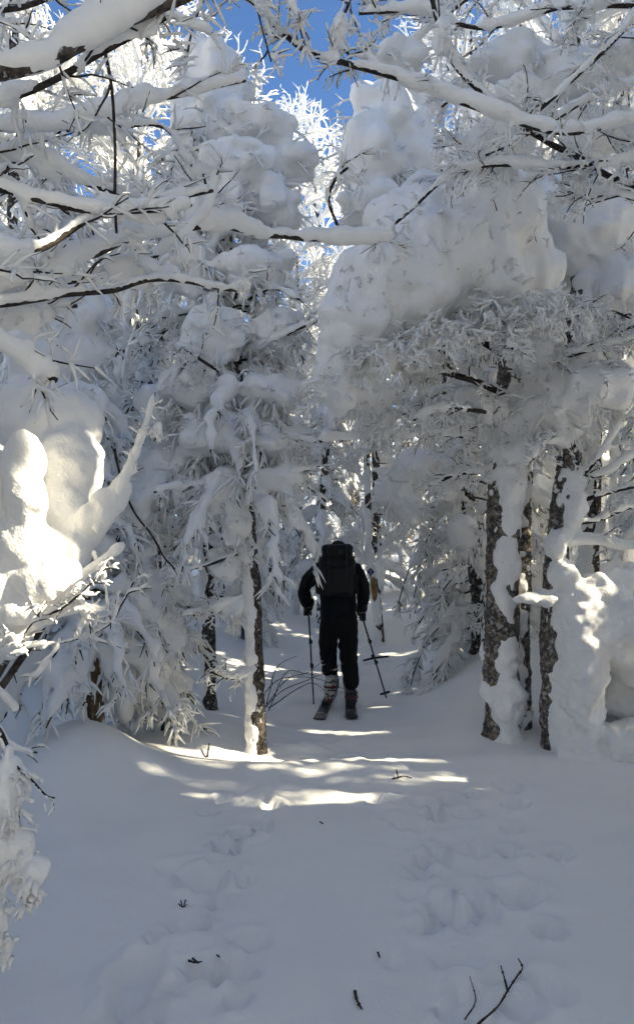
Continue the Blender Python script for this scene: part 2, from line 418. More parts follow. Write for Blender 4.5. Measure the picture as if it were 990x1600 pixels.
def clump(sb, ex, c, rad, rng, k=10, fr=0.012, fring=14, main=0.82):
    """a load of snow: one body, smaller lumps grown on it, rimed twig tips poking out"""
    c = np.asarray(c, float); rad = np.asarray(rad, float)
    sb.balls(c, (rad * main)[None], 6)
    D = norm(rng.normal(size=(k, 3)) * [1, 1, 0.8] + [0, -0.3, -0.15])
    q = rng.uniform(0.2, 0.42, (k, 1))
    sb.balls(c + D * rad * (0.95 - 0.45 * q), np.maximum(rad * q * rng.uniform(0.7, 1.3, (k, 3)), rad.min() * 0.2), 3)
    if fring:
        D = norm(rng.normal(size=(fring, 3)) + [0, -0.3, -0.6])
        p0 = c + D * rad * 0.85; L = rad.mean() * rng.uniform(0.35, 0.9, (fring, 1))
        D2 = norm(D + rng.normal(size=D.shape) * 0.4 - [0, 0, 0.3])
        P = np.stack([p0, p0 + D2 * L * 0.5, p0 + (D2 - [0, 0, 0.15]) * L], 1)
        rime(ex, P, fr, rng, 5, 0.2)
        P2 = grow(P, 3, rad.mean() * 0.4, (0.5, 1.1), -0.1, 0.1, 3, 0.15, (0.2, 1), rng); rime(ex, P2, fr * 0.75, rng, 4, 0.2)

def fir_parts(path, r_trunk, crown_r, z0, seed, voxel=0.026, n_tier=20, per=6, load=0.075, fing=5, top=0.12, lobes=(), fr=0.0115, needles=True, rising=0.15, shape=0.8, side=7):
    """snow-loaded conifer round a trunk path; returns the buffers (fused mesh later)"""
    rng = np.random.default_rng(seed)
    P = spline(path, 60); k = np.linspace(0, 1, 60)
    t = np.repeat(z0 + (0.985 - z0) * (np.arange(n_tier) + 0.5) / n_tier, per) + rng.uniform(-0.5, 0.5, n_tier * per) / n_tier
    t = np.clip(t, 0, 0.995); az = rng.uniform(0, 2 * math.pi, len(t)); az = az * 0.4 + 0.6 * (np.tile(np.arange(per), n_tier) / per * 2 * math.pi + np.repeat(np.arange(n_tier), per) * 2.4)
    L = (crown_r * np.clip(1 - (t - z0) / (1 - z0), 0, 1)**shape + top) * rng.uniform(0.6, 1.12, len(t))
    o = np.stack([np.interp(t, k, P[:, i]) for i in range(3)], -1)
    D = np.stack([np.cos(az), np.sin(az), np.zeros(len(t))], -1)
    u = np.linspace(0, 1, 9)[None, :, None]
    drop = rng.uniform(0.45, 1.0, len(t))
    B = o[:, None, :] + D[:, None, :] * (L[:, None, None] * u * (1 - 0.18 * u**2)) + UP * (L[:, None, None] * (rising * u - drop[:, None, None] * u**2.1))
    B = B + rng.normal(size=B.shape) * 0.02
    sb, ex, nd = Buf(), Buf(), Buf()
    prof = np.array([0.7, 0.9, 1.15, 1.25, 1.2, 1.0, 0.8, 0.6, 0.3])
    Rs = load * prof[None] * (0.75 + 0.25 * L[:, None] / crown_r) * (1 + rng.uniform(-0.35, 0.4, (len(t), 9)))
    sb.tubes((B + UP * Rs[..., None] * 0.6)[:, ::1 if needles else 2], Rs[:, ::1 if needles else 2], 8 if needles else 6)
    S2 = grow(B, side, crown_r * 0.45, (0.5, 1.0), 0.0, 0.2, 5, 0.12, (0.2, 0.98), rng, 0.45)
    S2 = np.where(np.isfinite(S2), S2, 0)
    kk = max(1, len(S2) // 2)
    if not needles: S2 = S2[:, ::2]
    rime(sb, S2[:kk * 2:2], load * 0.42, rng, 6 if needles else 4, 0.7, tip=0.4); rime(ex, S2[1::2], load * 0.3, rng, 5 if needles else 4, 0.7, tip=0.4)
    for c, r_ in lobes: clump(sb, ex, c, r_, rng, 14, fr, 26)
    F = grow(S2, fing, 0.23, (0.4, 0.95), -0.15, 0.3, 3, 0.15, (0.1, 1), rng, 0.4)
    F2 = grow(B, fing + 4 if needles else 1, 0.2, (0.5, 1.3), -0.2, 0.25, 4, 0.15, (0.25, 1), rng, 0.3)
    rime(ex, F, fr, rng, 4, 0.5); rime(ex, F2, fr * 1.2, rng, 4, 0.4)
    if needles:
        G = grow(S2[::2], 2, 0.14, (0.4, 1.0), -0.4, 0.1, 3, 0.1, (0.1, 0.8), rng)
        bark_tubes(nd, G - UP * load * 0.35, 0.006, 4)
        bark_tubes(nd, B - UP * load * 0.2, 0.012, 5)
    return sb, ex, nd

def cut(buf, rays):  # opens an unseen crown along sun rays so light reaches chosen spots
    v, f = buf.arrays()
    if not len(v): return buf
    c = v[f].mean(1); keep = np.ones(len(f), bool)
    for (p, r) in rays:
        q = c - p; s_ = q @ S; dist = np.linalg.norm(q - s_[:, None] * S, axis=1)
        keep &= ~((dist < r) & (s_ > 0.3))
    b = Buf(); b.add(v, f[keep]); return b

def mk_tree(root, parts, origin):
    """parts: list of (name, mesh, kind, parent index)"""
    made = []
    for nm, me, kind, pi in parts:
        made.append(obj(nm, me, root if pi is None else made[pi], kind=kind))
    return made

def fir(root, path, rt, crown_r, z0, seed, mat_=None, voxel=0.026, plaster_kw=None, **kw):
    o = np.array(root.location)
    tm, P, Rd = trunk_mesh(path, rt, rt * 0.35, mat_ or M_BARK, o, seed=seed)
    tr = obj('trunk', tm, root)
    if plaster_kw is not None: obj('snow_cover', plaster(P, Rd, o, seed, **plaster_kw), tr)
    sb, ex, nd = fir_parts(path, rt, crown_r, z0, seed, **kw)
    obj('snow_load', fuse(sb, voxel, 'snow_load', M_SNOW, 0.024, 0.15, 0.012, 0.05, 12 if len(kw.get('lobes', ())) else 2, None, o, seed, drape=0.014), root)
    obj('frosted_foliage', plain(ex, 'frosted_foliage', M_RIME, o), root, kind='stuff')
    if nd.n: obj('needles', plain(nd, 'needles', M_NEEDLE, o), root, kind='stuff')
    return root

def rimed_tree(root, path, rt, seed, n1=16, L1=1.3, n2=8, n3=5, n4=3, z0=0.25, scale=1.0, mat_=None, r=(0.042, 0.023, 0.0135, 0.009), up=0.5):
    """bare broadleaf whose every twig is coated in rime"""
    o = np.array(root.location); rng = np.random.default_rng(seed)
    tm, P, Rd = trunk_mesh(path, rt, rt * 0.25, mat_ or M_BARK, o, seed=seed, step=0.08, S_=12)
    tr = obj('trunk', tm, root)
    obj('snow_cover', plaster(P, Rd, o, seed, voxel=0.03, cover=1.12, off=0.4), tr)
    P1 = grow(P, n1, L1, (0.6, 1.2), up, 0.02, 9, 0.1, (z0, 1), rng, 0.55)
    P2 = grow(P1, n2, L1 * 0.5, (0.5, 1.0), 0.15, 0.04, 6, 0.13, (0.15, 1), rng, 0.4)
    P3 = grow(P2, n3, L1 * 0.24, (0.5, 1.0), 0.05, 0.05, 4, 0.15, (0.15, 1), rng, 0.3)
    P4 = grow(P3, n4, L1 * 0.11, (0.5, 1.1), 0.0, 0.05, 3, 0.15, (0.2, 1), rng, 0.3)
    b = Buf(); rime(b, P1, r[0], rng, 7, 0.6); rime(b, P2, r[1], rng, 6, 0.55); rime(b, P3, r[2], rng, 4, 0.7); rime(b, P4, r[3], rng, 4, 0.6)
    k = Buf(); bark_tubes(k, P1, 0.022, 6); bark_tubes(k, P2[::2], 0.009, 5); bark_tubes(k, P3[::3], 0.005, 4)
    obj('limbs', plain(k, 'limbs', M_TWIG, o), root, kind='stuff')
    obj('rimed_twigs', plain(b, 'rimed_twigs', M_RIME, o), root, kind='stuff')
    return root

def copy_thing(src, loc, rz, s_, label, group):
    c = src.copy(); COL.objects.link(c); c.location = loc; c.rotation_euler = (0, 0, rz); c.scale = (s_, s_, s_)
    c['label'] = label
    if group: c['group'] = group
    for ch in src.children:
        d = ch.copy(); COL.objects.link(d); d.parent = c
        for g in ch.children:
            e = g.copy(); COL.objects.link(e); e.parent = d
    return c

print('setup', round(time.time() - T0, 1))
# ------------------------------------------------------------------ hero trees
def px_path(pts): return np.array([at(*p) for p in pts])
def ball(px, py, d, rx, ry, rz=None):
    s_ = d / FPX
    return (at(px, py, d), np.array([rx * s_, (rz if rz else (rx + ry) / 2) * s_, ry * s_]))

def tree_right():
    p0 = base_of(at(790, 1168, 6.05))
    t = thing('birch_tree', 'double-stemmed pale-barked tree right of the trail under a huge tent of snow', 'tree', p0)
    A = px_path([(783, 1190, 6.0), (782, 1080, 6.0), (784, 900, 6.0), (790, 720, 6.05), (800, 560, 6.1), (800, 330, 6.2)])
    B = px_path([(816, 1195, 6.08), (812, 1080, 6.1), (814, 900, 6.15), (818, 720, 6.2), (840, 520, 6.4)])
    for path, r0, r1, sd, side, cov, off in ((A, 0.135, 0.11, 11, (0.32, -1, 0), 0.72, 0.50), (B, 0.085, 0.07, 12, (-0.75, -0.65, 0), 0.85, 0.45)):
        tm, P, Rd = trunk_mesh(path, r0, r1, M_BIRCH, p0, seed=sd, S_=28, step=0.02, flare=1.25)
        tr = obj('trunk', tm, t)
        obj('snow_cover', plaster(P, Rd, p0, sd, side=side, cover=cov, off=off, voxel=0.012, gaps=0.25 if sd == 12 else 0.0, lump=0.36, amp=0.03, extra=patches(P, Rd, 46, sd)), tr)
        obj('frost', flecks(P, Rd, p0, 150, sd), tr, kind='stuff')
    # the tent of snow over the boughs
    sb = Buf()
    TENT = [ball(755, 355, 5.55, 95, 85, 110), ball(690, 410, 5.4, 120, 95, 110), ball(620, 455, 5.25, 105, 85, 100), ball(560, 510, 5.15, 68, 75, 80), ball(815, 425, 5.6, 62, 62, 70),
               ball(655, 350, 5.5, 80, 50, 80), ball(525, 585, 5.1, 38, 58, 50), ball(745, 450, 5.4, 85, 60, 80), ball(785, 295, 5.7, 45, 40, 60),
               ball(930, 370, 6.3, 90, 85, 90), ball(845, 345, 6.4, 70, 75, 80), ball(990, 440, 6.1, 70, 60, 60)]
    for b_ in TENT: sb.balls(b_[0], b_[1][None], 6)
    rng = np.random.default_rng(4); ex = Buf()
    for b_ in [ball(915, 600, 5.9, 62, 55, 70), ball(865, 630, 5.95, 60, 65, 60), ball(800, 690, 6.0, 45, 50, 50), ball(745, 640, 5.9, 40, 36, 40), ball(850, 560, 5.9, 40, 34, 40), ball(555, 610, 5.3, 32, 40, 36), ball(600, 640, 5.4, 26, 44, 30)]:
        clump(sb, ex, b_[0], b_[1], rng, 16, 0.012, 60)
    dk = Buf()
    for k_ in range(170):           # twig tips poking out through the load
        x_, y_ = rng.uniform(520, 890), rng.uniform(270, 560)
        q_ = at(x_, y_, 4.9); v_ = norm(np.array([rng.normal() * .7, -1.0, rng.normal() * .5 + .2]))
        best = None                 # push the twig foot onto the nearest load it meets
        for b_ in TENT:
            e_ = (q_ - b_[0]) / b_[1]; dd = norm(q_ - CAM) / b_[1]
            A_, B_, C_ = dd @ dd, 2 * e_ @ dd, e_ @ e_ - 1
            D_ = B_ * B_ - 4 * A_ * C_
            if D_ > 0:
                r_ = (-B_ - math.sqrt(D_)) / (2 * A_); best = r_ if best is None else min(best, r_)
        if best is None: continue
        q_ = q_ + norm(q_ - CAM) * (best + .02); L_ = rng.uniform(.05, .13)
        W_ = np.stack([q_, q_ + v_ * L_ * .5, q_ + (v_ + [0, 0, -.2]) * L_])[None]
        if rng.random() < .14: bark_tubes(dk, W_, .004, 4)
        else: rime(ex, W_, .011, rng, 5, .4); rime(ex, grow(W_, 4, .07, (.5, 1.), 0, .1, 3, .2, (.2, 1), rng), .007, rng, 4, .6)
    obj('twigs', plain(dk, 'twigs', M_TWIG, p0), t, kind='stuff')
    for k_ in range(90):            # rimed twig tips along the lower edge of the tent
        x_ = rng.uniform(500, 880); y_ = np.interp(x_, [500, 560, 700, 880], [600, 560, 505, 470]) + rng.uniform(-25, 25)
        q_ = at(x_, y_, np.interp(x_, [500, 880], [4.85, 5.2]) + rng.uniform(-.15, .25))
        W_ = grow(np.stack([q_, q_ + [rng.uniform(-.1, .1), -.05, -.03], q_ + [rng.uniform(-.22, .22), -.12, -.14]]), 5, 0.2, (0.4, 1.0), -0.1, 0.1, 4, 0.2, (0, 1), rng)
        rime(ex, W_, 0.012, rng, 5, 0.9); rime(ex, grow(W_, 4, 0.09, (0.5, 1.0), -0.05, 0.1, 3, 0.2, (0.1, 1), rng), 0.008, rng, 4, 0.8)
    obj('snow_tent', fuse(sb, 0.029, 'snow_tent', M_SNOW, 0.05, 0.26, 0.010, 0.05, 12, ex, p0, 8, ledge=0.03, drape=0.034), t)
    L = [([(800, 560, 6.1), (720, 520, 5.7), (620, 520, 5.4), (530, 545, 5.2)], 0.03, 0.01, 0.055, 21, 26, 0.34),
         ([(800, 620, 6.1), (720, 590, 5.7), (640, 580, 5.5), (540, 590, 5.3)], 0.03, 0.01, 0.05, 22, 28, 0.32),
         ([(800, 700, 6.1), (720, 680, 5.8), (620, 678, 5.6), (500, 690, 5.5)], 0.03, 0.012, 0.062, 23, 22, 0.34),
         ([(805, 520, 6.1), (860, 480, 5.8), (920, 480, 5.7), (1000, 500, 5.6)], 0.025, 0.01, 0.045, 24, 22, 0.34),
         ([(805, 600, 6.1), (880, 560, 5.8), (950, 540, 5.7), (1020, 520, 5.6)], 0.025, 0.01, 0.05, 25, 20, 0.32),
         ([(800, 480, 6.1), (740, 490, 5.6), (680, 500, 5.2), (640, 530, 5.0)], 0.02, 0.008, 0.045, 26, 24, 0.32),
         ([(810, 520, 6.1), (770, 500, 5.5), (790, 510, 5.1), (800, 545, 4.9)], 0.02, 0.008, 0.045, 27, 24, 0.32),
         ([(800, 660, 6.1), (740, 640, 5.6), (690, 640, 5.3), (640, 660, 5.2)], 0.02, 0.008, 0.045, 28, 24, 0.32),
         ([(800, 690, 6.1), (870, 660, 5.9), (940, 630, 5.8), (1020, 600, 5.7)], 0.025, 0.01, 0.06, 29, 16, 0.3),
         ([(790, 740, 6.1), (720, 740, 6.0), (670, 760, 5.9)], 0.02, 0.01, 0.045, 30, 16, 0.28),
         ([(800, 350, 6.2), (730, 300, 6.0), (660, 280, 5.9), (600, 330, 5.8)], 0.02, 0.01, 0.05, 31, 16, 0.3),
         ([(800, 340, 6.2), (880, 300, 6.0), (950, 290, 5.9), (1020, 310, 5.9)], 0.02, 0.01, 0.05, 32, 18, 0.3)]
    for pts, r0, r1, sr, sd, n2, l2 in L:
        limb(t, p0, px_path(pts), r0, r1, sr, sd, n2, l2, 8, 0.17, (0.016, 0.008), 0.025, up=-0.12, droop=0.11, n4=1)
    return t
tree_right()
print('right', round(time.time() - T0, 1))

def tree_far_right():
    p0 = base_of(at(872, 1190, 5.75))
    t = thing('birch_tree', 'snow-swollen leaning tree at the right edge with a bulging drift against its trunk', 'tree', p0)
    A = px_path([(868, 1215, 5.72), (866, 1060, 5.75), (866, 930, 5.8), (880, 800, 5.9), (890, 700, 5.95), (900, 520, 6.1), (930, 250, 6.2)])
    tm, P, Rd = trunk_mesh(A, 0.105, 0.08, M_BIRCH, p0, seed=41, S_=28, step=0.02, flare=1.2)
    tr = obj('trunk', tm, t)
    ex = Buf()
    for b_ in [ball(880, 905, 5.76, 26, 30), ball(868, 850, 5.78, 18, 26), ball(905, 950, 5.74, 46, 46), ball(898, 1050, 5.72, 40, 120), ball(895, 1150, 5.68, 42, 70),
               ball(960, 985, 5.75, 90, 50), ball(1010, 1010, 5.8, 80, 70), ball(950, 1070, 6.25, 80, 120), ball(1025, 1090, 5.85, 45, 110), ball(915, 1190, 5.6, 55, 30), ball(990, 1165, 5.55, 58, 42),
               ball(935, 925, 5.76, 50, 30), ball(975, 900, 5.8, 40, 22), ball(848, 934, 5.68, 30, 12), ball(820, 936, 5.64, 22, 10)]:
        ex.balls(b_[0], b_[1][None], 6)
    obj('snow_cover', plaster(P, Rd, p0, 41, side=(0.8, -0.6, 0), cover=0.95, off=0.42, voxel=0.018, extra=ex, amp=0.035, smooth=10, ledge=0.02), tr)
    obj('frost', flecks(P, Rd, p0, 160, 42), tr, kind='stuff')
    B = px_path([(925, 1215, 5.5), (925, 1170, 5.5), (928, 1120, 5.6)])
    bm_, P2, R2 = trunk_mesh(B, 0.035, 0.02, M_BARK, p0, seed=44, S_=14, step=0.02)
    obj('stump', bm_, t)
    L = [([(880, 850, 5.85), (930, 848, 5.8), (980, 855, 5.75), (1040, 850, 5.7)], .02, .012, .045, 51, 8, .3),
         ([(885, 790, 5.9), (930, 775, 5.8), (990, 760, 5.7), (1040, 755, 5.7)], .02, .01, .038, 52, 9, .34),
         ([(888, 760, 5.9), (930, 720, 5.8), (960, 670, 5.8), (985, 620, 5.8)], .018, .008, .035, 53, 9, .34),
         ([(885, 740, 5.9), (940, 740, 5.9), (1000, 700, 5.9), (1040, 660, 5.9)], .018, .008, .035, 54, 9, .34),
         ([(880, 820, 5.95), (940, 810, 6.2), (1000, 790, 6.4), (1050, 800, 6.5)], .018, .008, .035, 55, 8, .34),
         ([(890, 700, 5.95), (850, 690, 5.7), (830, 720, 5.5)], .018, .008, .04, 56, 8, .25),
         ([(900, 560, 6.0), (960, 520, 5.8), (1030, 500, 5.7)], .018, .008, .05, 57, 12, .34),
         ([(910, 420, 6.1), (970, 380, 6.0), (1040, 350, 5.9)], .018, .008, .05, 58, 12, .34)]
    for pts, r0, r1, sr, sd, n2, l2 in L:
        limb(t, p0, px_path(pts), r0, r1, sr, sd, n2, l2, 5, 0.15, (0.017, 0.009), 0.021, up=0.1, droop=0.05, n4=1)
tree_far_right()
print('far right', round(time.time() - T0, 1))

def tree_left():
    p0 = base_of(at(400, 1170, 6.0))
    t = thing('fir_tree', 'slender snow-plastered fir left of the skier with a rounded snow dome on top', 'tree', p0)
    path = px_path([(402, 1195, 5.95), (401, 1100, 6), (394, 900, 6), (378, 700, 6.05), (366, 520, 6.1), (350, 300, 6.2), (336, 110, 6.3)])
    lobes = [ball(337, 132, 6.3, 54, 74), ball(336, 200, 6.25, 64, 66), ball(400, 205, 6.2, 66, 46), ball(446, 250, 6.2, 46, 36), ball(360, 265, 6.1, 84, 42), ball(298, 235, 6.3, 36, 54),
             ball(420, 320, 6.1, 55, 45), ball(330, 330, 6.0, 60, 45), ball(290, 420, 6.1, 50, 55), ball(400, 420, 5.9, 60, 40), ball(330, 520, 5.9, 60, 50), ball(430, 520, 6.0, 55, 40),
             ball(300, 600, 5.9, 50, 45), ball(430, 610, 5.9, 60, 30), ball(330, 680, 5.9, 55, 40), ball(420, 690, 5.9, 60, 28), ball(340, 770, 5.9, 45, 40), ball(370, 810, 5.9, 26, 48), ball(388, 862, 5.93, 15, 18), ball(440, 745, 5.9, 50, 22), ball(365, 955, 6.0, 20, 28), ball(350, 880, 6.0, 30, 30)]
    fir(t, path, 0.075, 0.62, 0.42, 61, plaster_kw=dict(side=(-0.9, -0.45, 0), cover=0.98, off=0.5, voxel=0.012, amp=0.014), voxel=0.022, n_tier=14, per=5, load=0.05, fing=4, lobes=lobes, top=0.22, shape=0.5, rising=0.05)
    for pts, sd in (([(388, 860, 6), (330, 880, 5.8), (260, 900, 5.6)], 62), ([(392, 930, 6), (340, 950, 5.9), (290, 960, 5.8)], 63), ([(385, 760, 6), (440, 742, 5.8), (490, 735, 5.8)], 64),
                    ([(380, 690, 6), (440, 682, 5.8), (492, 690, 5.7)], 65), ([(372, 600, 6), (310, 560, 5.6), (280, 540, 5.4)], 66), ([(385, 780, 6), (310, 760, 5.7), (240, 770, 5.5)], 67),
                    ([(398, 1050, 6), (360, 1060, 5.9), (330, 1050, 5.8)], 68), ([(370, 560, 6.1), (430, 530, 5.8), (500, 500, 5.6)], 69), ([(366, 480, 6.1), (420, 450, 5.8), (470, 470, 5.6)], 70)):
        limb(t, p0, px_path(pts), 0.014, 0.007, 0.036, sd, 12, 0.3, 5, 0.13, (0.015, 0.0078), 0.018, up=0.0, droop=0.06, n4=1)
tree_left()

def tree_left_group():
    p0 = base_of(at(325, 1100, 7.4))
    t = thing('fir_tree', 'fir with a dark flaky trunk standing just behind the slender plastered fir', 'tree', p0)
    fir(t, px_path([(326, 1120, 7.4), (325, 900, 7.4), (310, 600, 7.5), (290, 350, 7.6), (270, 200, 7.7)]), 0.07, 0.85, 0.3, 71, plaster_kw=dict(side=(-0.9, -0.3, 0), cover=0.9, off=0.55, voxel=0.016), voxel=0.028, n_tier=13, per=6, load=0.06, fing=3)
    p0 = base_of(at(258, 1148, 6.3))
    t = thing('fir_tree', 'bulky young fir with heavy snow lumps and a short bare stem at the trail side', 'tree', p0)
    lobes = [ball(230, 960, 6.1, 50, 55), ball(200, 1050, 6.1, 45, 70), ball(255, 1010, 6.1, 28, 60), ball(210, 890, 6.1, 40, 40), ball(255, 740, 6.2, 60, 60), ball(210, 790, 6.1, 40, 50), ball(250, 640, 6.2, 40, 50), ball(290, 760, 6.1, 40, 40)]
    fir(t, px_path([(259, 1175, 6.3), (256, 1080, 6.3), (245, 900, 6.3), (240, 700, 6.4), (230, 520, 6.5)]), 0.06, 0.5, 0.18, 72, plaster_kw=dict(side=(-0.9, -0.1, 0), cover=0.9, off=0.55, voxel=0.014), voxel=0.024, n_tier=10, per=5, load=0.055, fing=3, lobes=lobes, top=0.15)
    p0 = base_of(at(145, 1118, 5.7))
    t = thing('spruce_tree', 'tree with rough brown trunk behind the snow mound at left', 'tree', p0)
    lobes = [ball(90, 560, 5.9, 80, 70), ball(60, 640, 5.7, 80, 60), ball(130, 500, 6, 60, 60), ball(40, 440, 5.8, 70, 60)]
    fir(t, px_path([(150, 1150, 5.7), (142, 1060, 5.7), (128, 930, 5.7), (110, 700, 5.8), (90, 400, 6.0), (80, 250, 6)]), 0.085, 0.75, 0.25, 73, M_BROWN, plaster_kw=dict(side=(-1, -0.2, 0), cover=0.85, off=0.5, voxel=0.014), voxel=0.026, n_tier=13, per=6, load=0.06, fing=3, lobes=lobes)
tree_left_group()
print('left', round(time.time() - T0, 1))

def tree_boughs():
    p0 = base_of(at(750, 990, 8.6))
    t = thing('fir_tree', 'fir with long drooping rime-fringed boughs right of the skier beyond the pale trunks', 'tree', p0)
    lobes = [ball(600, 180, 7.6, 62, 62), ball(575, 250, 7.5, 55, 70), ball(650, 240, 7.6, 50, 60), ball(590, 320, 7.5, 60, 40), ball(640, 160, 7.8, 40, 40), ball(650, 725, 8.0, 50, 34), ball(618, 770, 8.0, 34, 34), ball(700, 750, 8.0, 34, 34), ball(640, 800, 7.9, 26, 30), ball(720, 830, 8.0, 26, 34)]
    fir(t, px_path([(752, 1020, 8.6), (745, 900, 8.6), (712, 650, 8.5), (655, 380, 8.2), (605, 150, 7.9)]), 0.1, 0.88, 0.06, 75, voxel=0.04, n_tier=17, per=6, load=0.042, fing=6, lobes=lobes, top=0.3, rising=0.0, fr=0.0125, side=8)
tree_boughs()

def marked_tree():
    p0 = base_of(at(592, 1000, 10.8))
    t = thing('birch_tree', 'thin tree with a yellowish bark scar carrying a small blue trail marker', 'tree', p0)
    path = px_path([(594, 1015, 10.8), (590, 960, 10.8), (583, 900, 10.85), (577, 840, 10.9), (570, 600, 11), (575, 350, 11.2), (570, 240, 11.3)])
    rimed_tree(t, path, 0.075, 81, n1=15, L1=1.1, n2=7, n3=5, n4=3, z0=0.35, mat_=M_BARK, up=0.1)
    s = Buf(); s.tubes(px_path([(586, 940, 10.76), (584, 920, 10.76), (582, 902, 10.77)]), np.array([[0.03, 0.05, 0.03]]), 10)
    obj('bark_scar', plain(s, 'bark_scar', mat('raw_wood', (0.33, 0.2, 0.07), 0.8, col2=(0.16, 0.09, 0.04), scale=30, stretch=(1, 1, 0.3)), p0), t)
    c = at(578.5, 893.5, 10.72)
    m = thing('trail_marker', 'small dark blue diamond trail marker nailed to the thin tree beside the skier', 'trail marker', c)
    me = bpy.data.meshes.new('plate'); bm = bmesh.new()
    r_ = 0.055
    vs_ = [bm.verts.new((r_ * math.sin(a), 0, r_ * math.cos(a))) for a in (0, math.pi / 2, math.pi, -math.pi / 2)]
    f_ = bm.faces.new(vs_); e_ = bmesh.ops.extrude_face_region(bm, geom=[f_]); bmesh.ops.translate(bm, vec=(0, 0.004, 0), verts=[v for v in e_['geom'] if isinstance(v, bmesh.types.BMVert)])
    bmesh.ops.recalc_face_normals(bm, faces=bm.faces); bm.to_mesh(me); bm.free()
    me.materials.append(mat('blue_plastic', (0.012, 0.025, 0.12), 0.4, 0.5)); obj('plate', me, m)
    b = Buf(); b.balls([[0, -0.002, 0.012]], [[0.011, 0.003, 0.011]], 3); b.box([0, -0.002, -0.014], [0.009, 0.003, 0.03])
    obj('emblem', plain(b, 'emblem', mat('white_print', (0.5, 0.52, 0.6), 0.5)), m)
marked_tree()
print('mid', round(time.time() - T0, 1))

# ------------------------------------------------------------------ near branches reaching into the frame
def upper_left():
    p0 = base_of(np.array([-1.75, 1.75, 0]))
    t = thing('hardwood_tree', 'rime-laden tree reaching in from the upper left with one thick dark limb', 'tree', p0)
    tp = np.array([[-1.75, 1.75, -0.1], [-1.72, 1.76, 1.0], [-1.68, 1.8, 2.2], [-1.6, 1.8, 3.4], [-1.5, 1.85, 4.6]])
    tm, P, Rd = trunk_mesh(tp, 0.12, 0.07, M_BARK, p0, seed=91); tr = obj('trunk', tm, t)
    obj('snow_cover', plaster(P, Rd, p0, 91, voxel=0.02), tr)
    def lm(pts, r0, r1, sr, sd, n2=9, L2=0.32, n3=6, rr=(0.0105, 0.006), **k):
        limb(t, p0, px_path(pts), r0, r1, sr, sd, n2, L2, n3, 0.13, rr, 0.014, **k)
    lm([(-420, 260, 1.8), (-60, 128, 1.9), (60, 90, 1.9), (160, 48, 2.0), (300, -15, 2.1), (420, -90, 2.2)], 0.026, 0.02, 0.036, 101, 7, off=1.05, barkmat=M_BARK, srtip=0.9)
    lm([(-400, 300, 1.8), (-40, 175, 2.1), (60, 140, 2.1), (120, 112, 2.1), (180, 75, 2.1), (260, 30, 2.1)], 0.012, 0.006, 0.022, 102)
    lm([(-380, 330, 1.8), (-40, 245, 2.2), (60, 250, 2.25), (140, 285, 2.3), (240, 308, 2.4), (330, 298, 2.5)], 0.013, 0.006, 0.034, 103, 8)
    lm([(-380, 350, 1.8), (-40, 300, 2.0), (60, 312, 2.05), (140, 328, 2.1), (230, 330, 2.2), (300, 322, 2.3)], 0.013, 0.006, 0.032, 104, 7)
    lm([(-380, 430, 1.8), (-40, 405, 1.9), (60, 392, 2), (130, 350, 2.1), (180, 330, 2.2), (260, 345, 2.3)], 0.011, 0.006, 0.034, 105, 6)
    lm([(-380, 480, 1.8), (-40, 440, 2.1), (80, 425, 2.2), (170, 385, 2.4), (300, 352, 2.8), (420, 366, 3.2), (520, 374, 3.5), (612, 372, 3.7)], 0.016, 0.012, 0.036, 106, 10, srtip=1.1)
    lm([(-380, 520, 1.8), (-30, 478, 2.1), (80, 466, 2.2), (170, 458, 2.3), (250, 440, 2.5), (372, 452, 2.8)], 0.01, 0.006, 0.024, 107, 5, blobs=[ball(374, 444, 2.8, 20, 13)])
    lm([(160, 70, 2.1), (172, 140, 2.15), (180, 220, 2.15), (181, 300, 2.2), (184, 362, 2.2)], 0.0048, 0.004, 0.005, 108, 4, off=0.6, bare=0.3)
    lm([(-300, 600, 1.6), (-40, 540, 1.9), (20, 555, 2), (55, 580, 2.05), (92, 600, 2.1)], 0.012, 0.008, 0.03, 109, 4, blobs=[ball(78, 582, 2.1, 22, 18)])
    lm([(-380, 230, 1.8), (-40, 205, 2.4), (80, 195, 2.5), (180, 170, 2.6), (300, 145, 2.8), (385, 125, 2.9)], 0.012, 0.005, 0.03, 110, 9)
    lm([(-300, 100, 1.9), (0, 20, 2.6), (120, -10, 2.8), (220, 10, 3.0), (330, 50, 3.1)], 0.012, 0.005, 0.024, 111, 12, 0.34, 4, n4=1)
    lm([(-380, 460, 1.8), (-60, 330, 2.7), (60, 215, 2.8), (160, 205, 2.9), (250, 200, 3.0), (300, 260, 3)], 0.012, 0.005, 0.028, 112, 9, blobs=[ball(165, 185, 2.8, 40, 30)])
    lm([(-380, 500, 1.8), (-50, 470, 2.5), (120, 440, 2.6), (230, 410, 2.7), (320, 330, 2.8), (340, 270, 2.8)], 0.012, 0.005, 0.034, 113, 8, blobs=[ball(215, 425, 2.6, 60, 32), ball(290, 400, 2.7, 30, 25), ball(60, 445, 2.5, 60, 25)])
    lm([(320, 355, 2.9), (322, 310, 2.9), (316, 270, 2.9)], 0.007, 0.005, 0.018, 114, 4, blobs=[ball(325, 320, 2.9, 14, 34)])
    lm([(-340, 560, 1.8), (-20, 505, 2.3), (60, 490, 2.4), (120, 480, 2.5)], 0.012, 0.006, 0.03, 115, 6, blobs=[ball(40, 490, 2.4, 60, 30)])
upper_left()
print('UL', round(time.time() - T0, 1))

